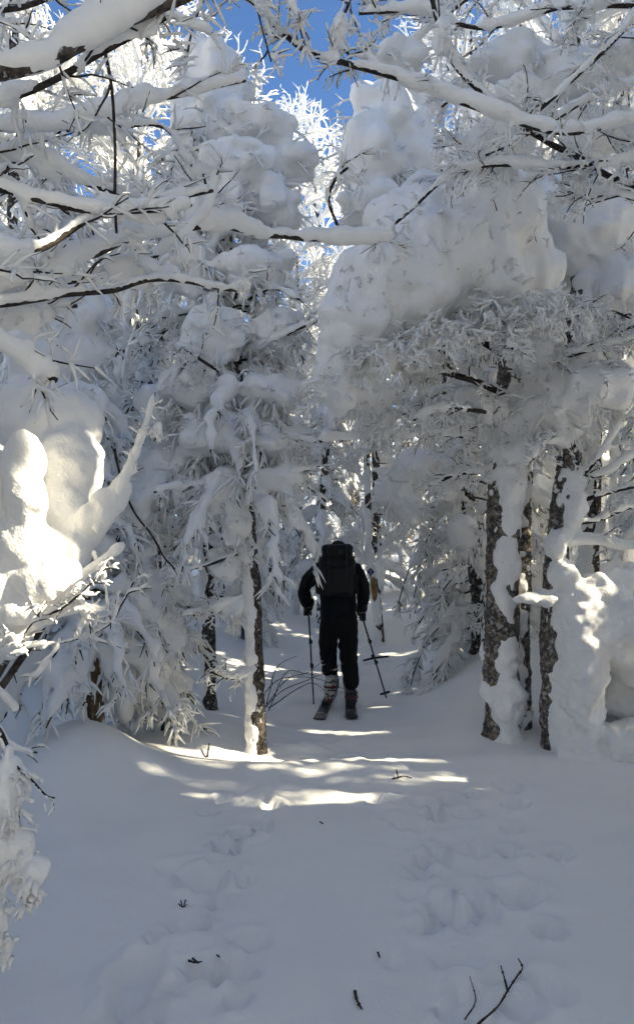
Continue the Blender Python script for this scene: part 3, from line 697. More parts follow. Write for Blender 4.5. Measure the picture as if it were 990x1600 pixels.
def upper_right():
    p0 = base_of(np.array([2.1, 3.7, 0]))
    t = thing('hardwood_tree', 'rime-laden tree reaching in from the upper right with dark diagonal branches', 'tree', p0)
    tp = np.array([[2.1, 3.7, -0.1], [2.08, 3.7, 1.5], [2.05, 3.75, 3.0], [2.0, 3.8, 5.0]])
    tm, P, Rd = trunk_mesh(tp, 0.12, 0.07, M_BARK, p0, seed=92); tr = obj('trunk', tm, t)
    obj('snow_cover', plaster(P, Rd, p0, 92, voxel=0.02), tr)
    def lm(pts, r0, r1, sr, sd, n2=10, L2=0.42, n3=8, rr=(0.0135, 0.0074), **k):
        limb(t, p0, px_path(pts), r0, r1, sr, sd, n2, L2, n3, 0.14, rr, 0.019, n4=k.pop('n4', 1), **k)
    lm([(1160, 330, 3.7), (1000, 290, 4.0), (880, 236, 3.9), (790, 178, 3.8), (715, 105, 3.7), (685, 40, 3.7), (668, -40, 3.7)], 0.018, 0.01, 0.018, 121, 18, off=0.9, bare=0.35, blobs=[ball(690, 60, 3.65, 20, 34), ball(810, 150, 3.9, 40, 30)])
    lm([(1160, 200, 3.7), (1000, 190, 3.7), (880, 205, 3.6), (780, 180, 3.55), (640, 128, 3.5), (560, 106, 3.45), (490, 84, 3.4), (440, 45, 3.35), (385, -20, 3.3)], 0.016, 0.012, 0.03, 122, 18, 0.4, srtip=0.9, n4=0)
    lm([(470, -120, 3.2), (455, -40, 3.2), (462, 15, 3.2), (486, 62, 3.2)], 0.005, 0.003, 0.012, 134, 8, 0.2, 4, n4=0, off=0.3, bare=0)
    lm([(420, -120, 3.1), (400, -30, 3.1), (408, 30, 3.1), (424, 98, 3.1)], 0.005, 0.003, 0.01, 135, 8, 0.2, 4, n4=0, off=0.3, bare=0)
    lm([(380, -100, 3.3), (330, -20, 3.4), (300, 50, 3.5), (290, 110, 3.5)], 0.008, 0.004, 0.016, 136, 10, 0.25, 5, n4=0)
    lm([(1160, 20, 3.7), (1000, 10, 3.8), (880, 12, 3.8), (760, 45, 3.9), (650, 20, 3.9), (560, 20, 3.9)], 0.014, 0.008, 0.036, 123, 22)
    lm([(1160, 120, 3.7), (1000, 130, 4.2), (930, 150, 4.3), (800, 225, 4.5), (720, 262, 4.6), (605, 360, 4.7)], 0.014, 0.009, 0.03, 124, 20, bare=0.2)
    lm([(1160, 270, 3.7), (1000, 245, 3.8), (880, 262, 3.9), (780, 258, 4.0), (690, 268, 4.1)], 0.014, 0.008, 0.04, 125, 20)
    lm([(1160, -60, 3.7), (1020, 0, 3.7), (960, 60, 3.7), (900, 120, 3.7), (840, 175, 3.7)], 0.014, 0.007, 0.026, 126, 16)
    lm([(1160, -100, 3.7), (900, -60, 4.2), (760, -20, 4.4), (650, 60, 4.5), (590, 90, 4.6)], 0.014, 0.007, 0.036, 127, 22, blobs=[ball(625, 95, 4.6, 45, 35)])
    lm([(1160, 80, 3.7), (990, 70, 4.4), (870, 90, 4.6), (760, 110, 4.8), (690, 170, 4.8)], 0.014, 0.007, 0.05, 128, 24, blobs=[ball(800, 95, 4.7, 70, 40), ball(890, 120, 4.6, 60, 45), ball(960, 90, 4.6, 50, 40)])
    lm([(1160, 220, 3.7), (1000, 220, 4.6), (880, 190, 4.8), (770, 230, 5.0), (690, 220, 5.1)], 0.014, 0.007, 0.05, 129, 24, blobs=[ball(930, 210, 4.7, 70, 40), ball(780, 215, 5, 60, 40)])
    lm([(560, -60, 3.6), (545, 0, 3.6), (528, 50, 3.55), (548, 90, 3.5)], 0.008, 0.006, 0.02, 130, 5, n4=0, blobs=[ball(530, 45, 3.55, 16, 30)])
    lm([(530, 370, 3.6), (512, 320, 3.55), (522, 280, 3.5), (540, 262, 3.5)], 0.008, 0.006, 0.02, 131, 3, n4=0)
    lm([(1180, 420, 3.7), (1040, 330, 3.9), (950, 300, 4.0), (900, 300, 4.1)], 0.012, 0.007, 0.03, 132, 14)
upper_right()
print('UR', round(time.time() - T0, 1))

def left_bush():
    p0 = base_of(np.array([-1.45, 2.75, 0]))
    t = thing('snowy_bush', 'sunlit bush at the left edge smothered in thick white snow lumps and thin twigs', 'bush', p0)
    st = Buf()
    for i, q in enumerate([(30, 1000), (80, 960), (-30, 980)]):
        st.tubes(spline([p0 + [0.05 * i, 0, -0.05], p0 + [-0.02, 0.04 * i, 0.5], at(q[0], q[1], 2.8)], 14), np.linspace(0.022, 0.012, 14)[None], 8)
    obj('stems', plain(st, 'stems', M_BARK, p0), t)
    sb = Buf()
    for b_ in [ball(90, 665, 3.0, 68, 60, 60), ball(108, 730, 2.9, 50, 75, 50), ball(100, 790, 2.85, 42, 50, 44), ball(45, 650, 3.05, 66, 60, 60), ball(36, 728, 2.66, 31, 58, 38), ball(44, 785, 2.65, 31, 50, 38), ball(40, 840, 2.68, 40, 52, 44), ball(25, 880, 2.72, 60, 48, 50), ball(72, 905, 2.7, 56, 40, 48), ball(40, 955, 2.7, 55, 36, 48), ball(-12, 790, 2.7, 30, 100, 60),
               ball(128, 830, 2.8, 34, 30, 24), ball(150, 808, 2.78, 28, 25, 20), ball(170, 784, 2.79, 24, 22, 18), ball(186, 764, 2.8, 17, 17, 14), ball(112, 860, 2.75, 26, 28, 24), ball(-20, 920, 2.7, 60, 70, 60), ball(10, 1000, 2.7, 40, 26, 40), ball(82, 855, 2.72, 26, 36, 30)]:
        sb.balls(b_[0], b_[1][None], 6)
    obj('snow_load', fuse(sb, 0.009, 'snow_load', M_SNOW, 0.015, 0.13, 0.0075, 0.03, 18, None, p0, 12, drape=0.012), t)
    def lm(pts, r0, r1, sr, sd, n2=5, L2=0.16, n3=3, rr=(0.008, 0.0055), **k):
        limb(t, p0, px_path(pts), r0, r1, sr, sd, n2, L2, n3, 0.07, rr, 0.006, **k)
    lm([(150, 830, 2.75), (185, 770, 2.78), (212, 720, 2.8), (228, 670, 2.8), (244, 612, 2.82)], 0.005, 0.003, 0.014, 141, 9, 0.09, off=0.3, blobs=[ball(246, 672, 2.8, 9, 13)], bare=0.15)
    lm([(90, 950, 2.7), (130, 905, 2.7), (170, 875, 2.7), (200, 848, 2.72)], 0.006, 0.004, 0.022, 142, 3, 0.1, srtip=0.7)
    lm([(-60, 1040, 2.7), (20, 1010, 2.65), (100, 1004, 2.65), (165, 980, 2.7), (190, 945, 2.7), (214, 908, 2.72)], 0.006, 0.003, 0.009, 143, 8, 0.2)
    lm([(150, 862, 2.7), (168, 905, 2.68), (173, 945, 2.68), (175, 985, 2.68)], 0.003, 0.002, 0.004, 144, 2, 0.08)
    lm([(0, 1010, 2.7), (60, 975, 2.65), (110, 955, 2.65), (150, 960, 2.65)], 0.005, 0.003, 0.011, 145, 8, 0.18)
    lm([(95, 1000, 2.65), (88, 1020, 2.62), (70, 1040, 2.6), (52, 1060, 2.58)], 0.004, 0.003, 0.009, 146, 2, 0.08)
    lm([(60, 930, 2.7), (110, 925, 2.65), (135, 955, 2.65), (140, 990, 2.65)], 0.005, 0.003, 0.010, 147, 8, 0.18)
    lm([(20, 960, 2.7), (80, 960, 2.6), (130, 920, 2.6), (165, 885, 2.6)], 0.005, 0.003, 0.010, 148, 8, 0.16)
    lm([(-40, 1030, 2.6), (10, 1020, 2.6), (40, 985, 2.6), (70, 940, 2.6)], 0.005, 0.003, 0.010, 149, 7, 0.16)
    p0 = base_of(np.array([-0.95, 3.3, 0]))
    lm2 = [(180, 700, 3.3), (205, 790, 3.35), (238, 838, 3.4), (256, 872, 3.4), (275, 892, 3.4)]
    limb(t, np.array(t.location), px_path(lm2), 0.006, 0.003, 0, 150, 5, 0.16, 2, 0.07, (0.004, 0.003), 0.008, dark=0.9)
left_bush()

def left_sapling():
    p0 = base_of(np.array([-0.95, 1.75, 0]))
    t = thing('snowy_sapling', 'rime-crusted sapling drooping into the lower left corner', 'sapling', p0)
    P = px_path([(-70, 1700, 1.9), (-60, 1400, 1.85), (-40, 1200, 1.85), (-10, 1140, 1.82), (15, 1200, 1.8), (25, 1300, 1.8), (30, 1400, 1.8)])
    P[0, 2] = gz(P[0, 0], P[0, 1]) - 0.03
    limb(t, p0, P, 0.012, 0.006, 0.02, 161, 16, 0.16, 5, 0.07, (0.009, 0.006), 0.006, up=-0.2, droop=0.25, off=0.2, name='stem',
         blobs=[ball(52, 1370, 1.78, 20, 30), ball(30, 1330, 1.8, 26, 40), ball(15, 1230, 1.8, 26, 60), ball(12, 1480, 1.78, 11, 26), ball(3, 1440, 1.78, 12, 30), ball(50, 1400, 1.78, 10, 14), ball(0, 1330, 1.8, 30, 60)], n4=1, amp=0.008)
    limb(t, p0, px_path([(15, 1190, 1.8), (45, 1215, 1.78), (70, 1240, 1.78), (86, 1245, 1.78)]), 0.003, 0.002, 0.006, 162, 5, 0.07, 2, 0.04, (0.004, 0.003), 0.005, up=-0.3, droop=0.2)
    limb(t, p0, px_path([(-60, 1150, 1.85), (-20, 1120, 2.0), (20, 1165, 2.1), (60, 1180, 2.1)]), 0.004, 0.003, 0.012, 163, 5, 0.1, 2, 0.05, (0.006, 0.004), 0.006)
    limb(t, p0, px_path([(-60, 1150, 1.85), (-30, 1060, 2.1), (5, 1085, 2.15), (30, 1110, 2.2)]), 0.004, 0.003, 0.018, 164, 4, 0.1, 2, 0.05, (0.006, 0.004), 0.006)
left_sapling()
print('near', round(time.time() - T0, 1))

# ------------------------------------------------------------------ the wood behind: prototypes and copies
def proto_firs():
    out = []
    for i, (h, cr, sd) in enumerate([(6.5, 1.15, 201), (8.0, 1.35, 202), (5.2, 1.0, 203)]):
        t = thing('fir_tree', '', 'tree', (0, 0, 0))
        path = np.array([[0, 0, -0.2], [0.05, 0, h * 0.4], [0.1 - 0.1 * i, 0.08, h * 0.75], [0.12 - 0.15 * i, 0.1, h]])
        fir(t, path, 0.11, cr, 0.06, sd, voxel=0.045, n_tier=int(h * 2.4), per=7, load=0.07, fing=2, top=0.2, fr=0.017, rising=0.05)
        out.append((t, h))
    return out
def proto_rimed():
    out = []
    for i, (h, sd) in enumerate([(7.0, 211), (8.5, 212), (6.0, 213)]):
        t = thing('birch_tree', '', 'tree', (0, 0, 0))
        path = np.array([[0, 0, -0.2], [0.1 * i - 0.1, 0.05, h * 0.35], [0.1, -0.1, h * 0.7], [0.15 - 0.1 * i, 0.1, h]])
        rimed_tree(t, path, 0.09, sd, n1=24, L1=1.9, n2=7, n3=5, n4=2, z0=0.15)
        out.append((t, h))
    return out
PF, PR = proto_firs(), proto_rimed()
print('protos', round(time.time() - T0, 1))
brng = random.Random(42)
spots = []
def place_bg(x, y, kind, i, s_, rz, own=None):
    p = np.array([x, y, gz(x, y) - 0.05])
    side = 'left' if x < trail_x(y) else 'right'
    far = 'far' if y > 17 else 'near'
    if kind == 'f':
        lab = f'snow-buried conifer in the {"distant" if far == "far" else "nearer"} thicket {side} of the trail'
        grp = f'snow-buried conifers {far} {side}'
    else:
        lab = f'bare tree furred with white rime in the {"distant" if far == "far" else "nearer"} thicket {side} of the trail'
        grp = f'rimed bare trees {far} {side}'
    if own: lab = own
    src = (PF if kind == 'f' else PR)[i % 3][0]
    if not src.get('used'):
        src['used'] = 1; src.location = p; src.rotation_euler = (0, 0, rz); src.scale = (s_,) * 3; src['label'] = lab; src['group'] = grp
    else:
        c = copy_thing(src, p, rz, s_, lab, grp)
        if 'used' in c: del c['used']
MANUAL = [(-0.95, 10.6, 'f', 2, 0.62), (-2.2, 9.2, 'f', 0, 0.95), (-3.2, 8.2, 'f', 1, 0.95), (-1.5, 12.0, 'r', 0, 1.15), (-2.7, 10.9, 'r', 1, 1.05), (-3.9, 10.5, 'r', 2, 1.3), (-2.0, 8.0, 'r', 0, 1.0),
          (2.4, 10.2, 'f', 0, 1.2), (3.6, 9.2, 'r', 1, 1.05), (3.2, 11.5, 'f', 1, 1.2), (4.9, 12.2, 'r', 2, 1.4), (2.2, 13.0, 'r', 0, 1.3), (2.7, 7.9, 'r', 2, 1.2), (3.3, 7.0, 'f', 2, 0.9), (1.9, 9.4, 'r', 1, 0.9),
          (-0.5, 14.5, 'r', 1, 1.0), (-2.0, 15, 'f', 1, 1.1), (0.0, 17.5, 'r', 2, 1.5), (2.9, 15.5, 'f', 0, 1.2), (0.9, 19, 'r', 0, 1.3), (-0.5, 22, 'f', 0, 1.2), (1.3, 25, 'f', 1, 1.1), (2.6, 22, 'f', 2, 1.4), (0.4, 29, 'f', 1, 1.3), (-1.5, 26, 'f', 0, 1.3), (4.5, 14, 'f', 2, 1.3), (-3.8, 14, 'f', 0, 1.2), (-5.0, 12, 'f', 1, 1.1), (6.8, 12.2, 'f', 1, 1.3), (7.5, 9.5, 'f', 1, 1.3), (6, 14, 'f', 0, 1.5), (-0.35, 12.6, 'r', 1, 0.7), (0.1, 12.2, 'f', 2, 0.8), (-0.8, 13.2, 'f', 0, 0.75), (2.6, 12.4, 'f', 2, 0.95), (1.2, 15.2, 'f', 0, 0.9)]
OWN = {0: 'low snow-heaped fir beside the trail just left of the skier', 1: 'snow-buried conifer behind the bulky young fir left of the trail', 3: 'tall rimed bare tree rising behind the slender plastered fir and its snow dome',
       6: 'rimed bare tree with a thin dark trunk above the sunlit bush', 11: 'rimed bare tree behind the marked thin tree beyond the skier', 12: 'rimed bare tree showing between the pale trunks and the leaning tree at right',
       14: 'rimed bare tree close behind the double-stemmed pale-barked tree', 15: 'sunlit rimed bare tree straight behind the skier on the left side of the trail', 17: 'tall glittering rimed tree at the end of the trail under the sky gap', 19: 'rimed bare tree at the far bend of the trail above the skier pack'}
NEAR = {(0.1, 12.2): 'low snow-heaped conifer straight behind the skier pack at the head of the trail', (-0.8, 13.2): 'snow-buried conifer in the gap between the slender plastered fir and the skier',
        (2.6, 12.4): 'snow-buried conifer right behind the fir with drooping rime-fringed boughs', (1.2, 15.2): 'snow-buried conifer at the bend of the trail right of the marked thin tree',
        (3.3, 7.0): 'low conifer behind the leaning tree with the bulging drift at the right edge', (-3.2, 8.2): 'snow-buried conifer behind the sunlit bush at the left edge', (-0.35, 12.6): 'rimed bare tree standing left of the skier head under the sky gap',
        (-0.95, 10.6): OWN[0], (-2.7, 10.9): 'rimed bare tree glittering in the sun behind the dark vertical twig at upper left', (3.6, 9.2): 'rimed bare tree at the right edge behind the sunlit side branch', (-3.9, 10.5): 'rimed bare tree behind the thick dark limb in the upper left corner',
        (2.4, 10.2): 'tall snow-buried conifer rising behind the tent of snow'}
for q_, (x, y, k, i, s_) in enumerate(MANUAL):
    place_bg(x, y, k, i, s_, brng.uniform(0, 6.28) if k == 'f' else brng.uniform(-.6, .6), NEAR.get((x, y)) or OWN.get(q_)); spots.append((x, y))
n = 0
while n < 62:
    y = brng.uniform(13, 42); x = brng.uniform(-0.52, 0.52) * y
    if abs(x - trail_x(y)) < 1.0 and y < 22: continue
    if any(math.hypot(x - a, y - b) < 1.3 for a, b in spots): continue
    spots.append((x, y)); n += 1
    place_bg(x, y, brng.choice('ffrr'), brng.randrange(3), brng.uniform(0.7, 1.1), brng.uniform(0, 6.28))
for x, y, k, i, s_ in [(-2.6, 0.2, 'f', 0, 1.2), (-3.8, 1.6, 'f', 1, 1.2), (-3.6, 3.6, 'f', 2, 1.3), (-4.6, 5.4, 'f', 0, 1.2), (-1.6, -2.2, 'f', 1, 1.1), (0.6, -3.2, 'f', 2, 1.4), (2.6, -3.4, 'f', 0, 1.2), (-3.6, -1.8, 'f', 2, 1.4), (-0.6, -5.2, 'f', 1, 1.3),
                       (2.0, -6, 'f', 0, 1.4), (-3.2, -5, 'f', 0, 1.4), (-6, 0.5, 'f', 1, 1.4), (-6, 3.5, 'f', 1, 1.3), (5, -4.5, 'f', 1, 1.3), (-6.5, -4, 'f', 1, 1.4), (-6.5, 7.5, 'f', 0, 1.4), (0.2, -8, 'f', 1, 1.5), (4.3, 2.35, 'f', 2, 0.75), (7.0, 4.45, 'r', 1, 0.95), (8.0, 5.2, 'f', 1, 1.15), (3.0, 2.35, 'f', 2, 0.6)]:  # last few added out of view to shade and dapple the ground
    p_ = np.array([x, y, gz(x, y) - 0.05])      # the same wood goes on behind and beside the camera
    c_ = copy_thing((PF if k == 'f' else PR)[i][0], p_, brng.uniform(0, 6.28), s_, 'snow-laden tree of the wood around the clearing, outside the view', 'conifers around the clearing')
    if 'used' in c_: del c_['used']
print('bg', round(time.time() - T0, 1))

# ------------------------------------------------------------------ trees just outside the frame on the sun side; added to shade the clearing, crowns cut open along GAPS
GAPS = [(at(95, 760, 2.8), 0.30), (at(40, 800, 2.7), 0.25), (at(60, 910, 2.7), 0.3), (at(160, 850, 2.7), 0.2), (at(230, 650, 2.8), 0.07), (at(500, 1185, 5.75), 0.26), (at(430, 1215, 5.4), 0.12), (at(560, 1195, 5.6), 0.16),
        (at(48, 1370, 1.8), 0.07), (at(12, 1480, 1.8), 0.05), (at(345, 293, 2.6), 0.05), (at(250, 345, 2.4), 0.07), (at(375, 445, 2.8), 0.05), (at(690, 60, 3.65), 0.1),
        (at(875, 835, 5.7), 0.12), (at(890, 910, 5.7), 0.12), (at(840, 930, 5.65), 0.1), (at(950, 850, 5.8), 0.14), (at(75, 590, 2.1), 0.05), (at(390, 870, 5.9), 0.1), (at(540, 1040, 9.5), 0.3), (at(480, 1020, 10), 0.25), (at(660, 1005, 8.5), 0.12), (at(740, 1075, 6.9), 0.08)]  # spots to be sunlit, with the radius of the hole cut through the crowns
def shade_trees():
    for i, (x, y, h, cr, sd, z0) in enumerate([(4.6, 6.9, 9.0, 1.4, 301, .1), (3.6, 3.5, 9.0, 1.4, 302, .08), (3.3, 2.0, 9.5, 1.5, 303, .08), (3.2, 0.5, 9.5, 1.5, 304, .08), (3.4, -1.1, 10, 1.6, 309, .08), (6.0, 6.9, 11.5, 1.7, 305, .1),
            (5.4, 2.9, 11.5, 1.8, 306, .1), (5.3, 1.2, 11.5, 1.8, 307, .1), (5.4, -0.6, 11.5, 1.8, 308, .1), (5.8, 8.8, 10.5, 1.6, 310, .1), (6.3, 5.0, 13.5, 2.1, 311, .375), (7.4, 1.9, 13, 2.0, 312, .3), (5.6, 4.16, 10.5, 1.25, 314, .43), (2.95, 4.75, 1.3, 0.7, 313, .1), (3.1, 4.15, 1.7, 0.7, 315, .1)]):
        p = base_of(np.array([x, y, 0]))
        t = thing('fir_tree', 'snow-loaded fir on the sunny side, unseen beyond the right edge, placed to shade the clearing', 'tree', p, 'firs beyond the right edge')
        path = p + np.array([[0, 0, -0.2], [0, 0.05, h * 0.4], [0.08, 0.05, h * 0.75], [0.1, 0.1, h]])
        tm, P, Rd = trunk_mesh(path, 0.12, 0.04, M_BARK, p, seed=sd, S_=8, step=0.2); obj('trunk', tm, t)
        sb, ex, nd = fir_parts(path, 0.12, cr, z0, sd, n_tier=int(h * (2.6 if sd in (311, 314) else 1.5)), per=6, load=0.16, fing=0, top=0.2, side=4, fr=0.04, needles=False)
        sb = cut(sb, GAPS); ex = cut(ex, GAPS)
        obj('snow_load', plain(sb, 'snow_load', M_SNOW, p), t)
        obj('frosted_foliage', plain(ex, 'frosted_foliage', M_RIME, p), t, kind='stuff')
shade_trees()
print('shade', round(time.time() - T0, 1))

# ------------------------------------------------------------------ the skier
def skin(pts, edges, radii, name, mat_, sub=2, root=0):
    me = bpy.data.meshes.new(name); me.from_pydata([tuple(map(float, p)) for p in pts], edges, [])
    o = bpy.data.objects.new('tmp', me); COL.objects.link(o)
    m = o.modifiers.new('s', 'SKIN'); m.use_smooth_shade = True
    for i, r_ in enumerate(radii):
        sv = me.skin_vertices[0].data[i]; sv.radius = r_ if isinstance(r_, tuple) else (r_, r_); sv.use_root = (i == root)
    ss = o.modifiers.new('d', 'SUBSURF'); ss.levels = sub
    dg = bpy.context.evaluated_depsgraph_get(); out = bpy.data.meshes.new_from_object(o.evaluated_get(dg))
    bpy.data.objects.remove(o); out.materials.clear(); out.materials.append(mat_); out.name = name
    out.polygons.foreach_set('use_smooth', np.full(len(out.polygons), True))
    return out
def wrinkle(me, amp, size, seed):
    P = get_vf(me); nn = np.empty(len(P) * 3, np.float32); me.vertices.foreach_get('normal', nn); nn = nn.reshape(-1, 3)
    P = P + nn * (amp * noise(P * np.array([1, 1, 1.6]), size, seed))[:, None]
    me.vertices.foreach_set('co', P.ravel().astype(np.float32)); me.update(); return me

M_SKIN = mat('skin', (0.5, 0.3, 0.22), 0.5)
M_JACKET = mat('jacket_cloth', (0.006, 0.006, 0.007), 0.75, 0.2, bump=0.3, bscale=40)
M_TROUSER = mat('trouser_cloth', (0.009, 0.0085, 0.008), 0.8, 0.15, bump=0.3, bscale=40)
M_PACK = mat('pack_cloth', (0.005, 0.005, 0.006), 0.6, 0.3, bump=0.3, bscale=120)
M_WEB = mat('webbing', (0.012, 0.012, 0.013), 0.6, 0.3)
M_GLOVE = mat('glove_leather', (0.006, 0.006, 0.006), 0.55, 0.3)
M_BOOTW = mat('boot_shell', (0.5, 0.49, 0.47), 0.5, 0.4, col2=(0.05, 0.05, 0.05), scale=24, lo=0.5, hi=0.56)
M_BOOTD = mat('boot_dark', (0.02, 0.02, 0.02), 0.5, 0.4)
M_RED = mat('boot_red', (0.10, 0.012, 0.014), 0.4, 0.4)
M_METAL = mat('pole_metal', (0.02, 0.022, 0.03), 0.35, 0.5, metal=0.3)
M_SKI = mat('ski_topsheet', (0.03, 0.03, 0.033), 0.4, 0.4, col2=(0.3, 0.3, 0.3), scale=6, lo=0.58, hi=0.6)

def skier():
    d0 = 7.8
    def p(px, py, dy=0.0):
        q = at(px, py, d0); return q + np.array([0, dy, 0])
    foot = base_of(at(530, 1105, d0))
    z0 = foot[2]
    K = dict(pelvis=p(529, 975), waist=p(528, 950, .02), chest=p(527, 915, .10), upper=p(527, 893, .15), neck=p(528, 880, .19), head0=p(528, 872, .22), head1=p(529, 861, .25),
             shl=p(496, 892, .13), ell=p(474, 919, .10), wrl=p(480, 950, .24), hal=p(481, 958, .26),
             shr=p(557, 892, .13), elr=p(570, 925, .10), wrr=p(566, 957, .20), har=p(566, 966, .22),
             hl=p(516, 980), kl=p(513, 1032, .10), al=p(515, 1082, .0), tl=p(517, 1094, .16),
             hr=p(543, 980), kr=p(545, 1032, .02), ar=p(547, 1090, -.10), tr=p(548, 1100, .06))
    names = list(K); ix = {n_: i for i, n_ in enumerate(names)}
    E = [('pelvis', 'waist'), ('waist', 'chest'), ('chest', 'upper'), ('upper', 'neck'), ('neck', 'head0'), ('head0', 'head1'), ('upper', 'shl'), ('shl', 'ell'), ('ell', 'wrl'), ('wrl', 'hal'),
         ('upper', 'shr'), ('shr', 'elr'), ('elr', 'wrr'), ('wrr', 'har'), ('pelvis', 'hl'), ('hl', 'kl'), ('kl', 'al'), ('al', 'tl'), ('pelvis', 'hr'), ('hr', 'kr'), ('kr', 'ar'), ('ar', 'tr')]
    rad = dict(pelvis=.065, waist=.065, chest=.115, upper=.09, neck=.05, head0=.07, head1=.085, shl=.05, ell=.038, wrl=.028, hal=.03, shr=.05, elr=.038, wrr=.028, har=.03, hl=.055, kl=.05, al=.035, tl=.03, hr=.055, kr=.05, ar=.035, tr=.03)
    me = skin([K[n_] - foot for n_ in names], [(ix[a], ix[b]) for a, b in E], [rad[n_] for n_ in names], 'person', M_SKIN)
    P = obj('person', me, None, foot, None, 'person in black jacket and trousers ski touring away up the trail, seen from behind', 'person')
    # jacket: torso, sleeves, hood
    jn = ['hem', 'waist', 'chest', 'upper', 'neck', 'shl', 'ml', 'ell', 'fl', 'wrl', 'shr', 'mr', 'elr', 'fr', 'wrr']
    J = dict(K); J['hem'] = p(529, 984, 0.0); J['ml'] = (K['shl'] + K['ell']) / 2 + [-.015, 0, 0]; J['fl'] = (K['ell'] + K['wrl']) / 2 + [-.01, -.02, 0]; J['mr'] = (K['shr'] + K['elr']) / 2 + [.01, 0, 0]; J['fr'] = (K['elr'] + K['wrr']) / 2
    je = [('hem', 'waist'), ('waist', 'chest'), ('chest', 'upper'), ('upper', 'neck'), ('upper', 'shl'), ('shl', 'ml'), ('ml', 'ell'), ('ell', 'fl'), ('fl', 'wrl'), ('upper', 'shr'), ('shr', 'mr'), ('mr', 'elr'), ('elr', 'fr'), ('fr', 'wrr')]
    jr = dict(hem=(.235, .17), waist=(.20, .145), chest=(.21, .15), upper=(.16, .12), neck=.085, shl=.095, ml=.085, ell=.075, fl=.07, wrl=.055, shr=.095, mr=.085, elr=.075, fr=.07, wrr=.055)
    ji = {n_: i for i, n_ in enumerate(jn)}
    jm = wrinkle(skin([J[n_] - foot for n_ in jn], [(ji[a], ji[b]) for a, b in je], [jr[n_] for n_ in jn], 'jacket', M_JACKET), 0.014, 0.07, 31)
    jk = obj('jacket', jm, P)
    # trousers
    tn = ['top', 'seat', 'hl', 'tl1', 'kl', 'cl', 'bl', 'hr', 'tr1', 'kr', 'cr', 'br']
    Tt = dict(seat=p(529, 974), top=p(529, 948), hl=p(514, 985), tl1=p(512, 1008, .05), kl=p(513, 1030, .09), cl=p(515, 1046, .04), bl=p(517, 1056, .0), hr=p(544, 985), tr1=p(544, 1010, .02), kr=p(545, 1035, .02), cr=p(547, 1060, -.04), br=p(549, 1076, -.08))
    te = [('top', 'seat'), ('seat', 'hl'), ('hl', 'tl1'), ('tl1', 'kl'), ('kl', 'cl'), ('cl', 'bl'), ('seat', 'hr'), ('hr', 'tr1'), ('tr1', 'kr'), ('kr', 'cr'), ('cr', 'br')]
    ti = {n_: i for i, n_ in enumerate(tn)}
    trad = dict(seat=(.2, .16), top=(.2, .15), hl=.118, tl1=.108, kl=.09, cl=.085, bl=.088, hr=.118, tr1=.108, kr=.092, cr=.088, br=.092)
    obj('trousers', wrinkle(skin([Tt[n_] - foot for n_ in tn], [(ti[a], ti[b]) for a, b in te], [trad[n_] for n_ in tn], 'trousers', M_TROUSER), 0.014, 0.06, 33), P)
    hb = Buf(); hb.balls([K['head1'] - foot + [0, 0, .005]], [[.098, .112, .105]], 6)
    obj('hat', wrinkle(plain(hb, 'hat', M_JACKET), 0.006, 0.05, 3), P)
    # gloves: palm, four curled fingers and a thumb round each grip
    for hnd, sx in (('hal', -1), ('har', 1)):
        c = K[hnd] - foot
        pts = [c + [0, -.01, .05], c + [0, 0, 0.0]]; ed = [(0, 1)]; rr = [.056, (.056, .062)]
        gl = skin(pts, ed, rr, 'glove', M_GLOVE)
        go = obj('glove', gl, P)
        fb = Buf()
        for k in range(4):
            a = c + np.array([sx * .028, .022, .03 - k * .022]); ln = (.05, .056, .053, .044)[k]
            q = np.array([a, a + [sx * .012, .02, -.004], a + [-sx * .004, .036, -.006], a + [-sx * ln * .6, .034, -.006], a + [-sx * ln * .85, .016, -.004]])
            fb.tubes(spline(q, 10), np.array([[.013, .0135, .0135, .0132, .013, .0128, .0125, .012, .0115, .008]]), 8)
        q = np.array([c + [-sx * .024, .0, .03], c + [-sx * .034, .022, .035], c + [-sx * .02, .042, .03], c + [sx * .0, .046, .026]])
        fb.tubes(spline(q, 8), np.array([[.016, .0165, .016, .0155, .015, .0145, .014, .009]]), 8)
        obj('fingers', plain(fb, 'fingers', M_GLOVE), go)
        cb = Buf(); cb.tubes(np.array([c + [0, -.02, .055], c + [0, -.025, .085], c + [0, -.03, .13]]), np.array([[.058, .064, .06]]), 12)
        obj('cuff', plain(cb, 'cuff', M_GLOVE), go)
    # boots
    for (ank, toe, shin, sd) in ((K['al'], K['tl'], Tt['bl'], 1), (K['ar'], K['tr'], Tt['br'], 2)):
        a, tt_, s_ = ank - foot, toe - foot, shin - foot
        sole = a.copy(); sole[2] = a[2] - 0.06
        pts = [s_ + [0, .01, .02], (s_ + a) / 2 + [0, -.01, 0], a + [0, -.02, -.01], sole + [0, -.03, .01], sole + [0, .10, 0.0], sole + [0, .22, -.005]]
        bt = skin(pts, [(0, 1), (1, 2), (2, 3), (3, 4), (4, 5)], [.066, .066, .062, .05, .048, .036], 'boot', M_BOOTW if sd == 1 else M_BOOTD)
        bo = obj('boot', wrinkle(bt, .004, .03, sd), P)
        b = Buf()
        c0 = (s_ + a) / 2
        b.tubes(np.array([c0 + [0, -.012, -.03], c0 + [0, -.012, -.008]]), np.array([[.068, .07]]), 14)
        obj('cuff', plain(b, 'cuff', M_RED), bo)
        b = Buf()
        for z_ in (.03, -.02, -.055):
            b.tubes(np.array([c0 + [.06, -.03, z_], c0 + [.02, -.078, z_ + .004], c0 + [-.03, -.07, z_]]), np.array([[.006, .007, .006]]), 6)
        obj('buckles', plain(b, 'buckles', M_BOOTD if sd == 1 else M_METAL), bo)
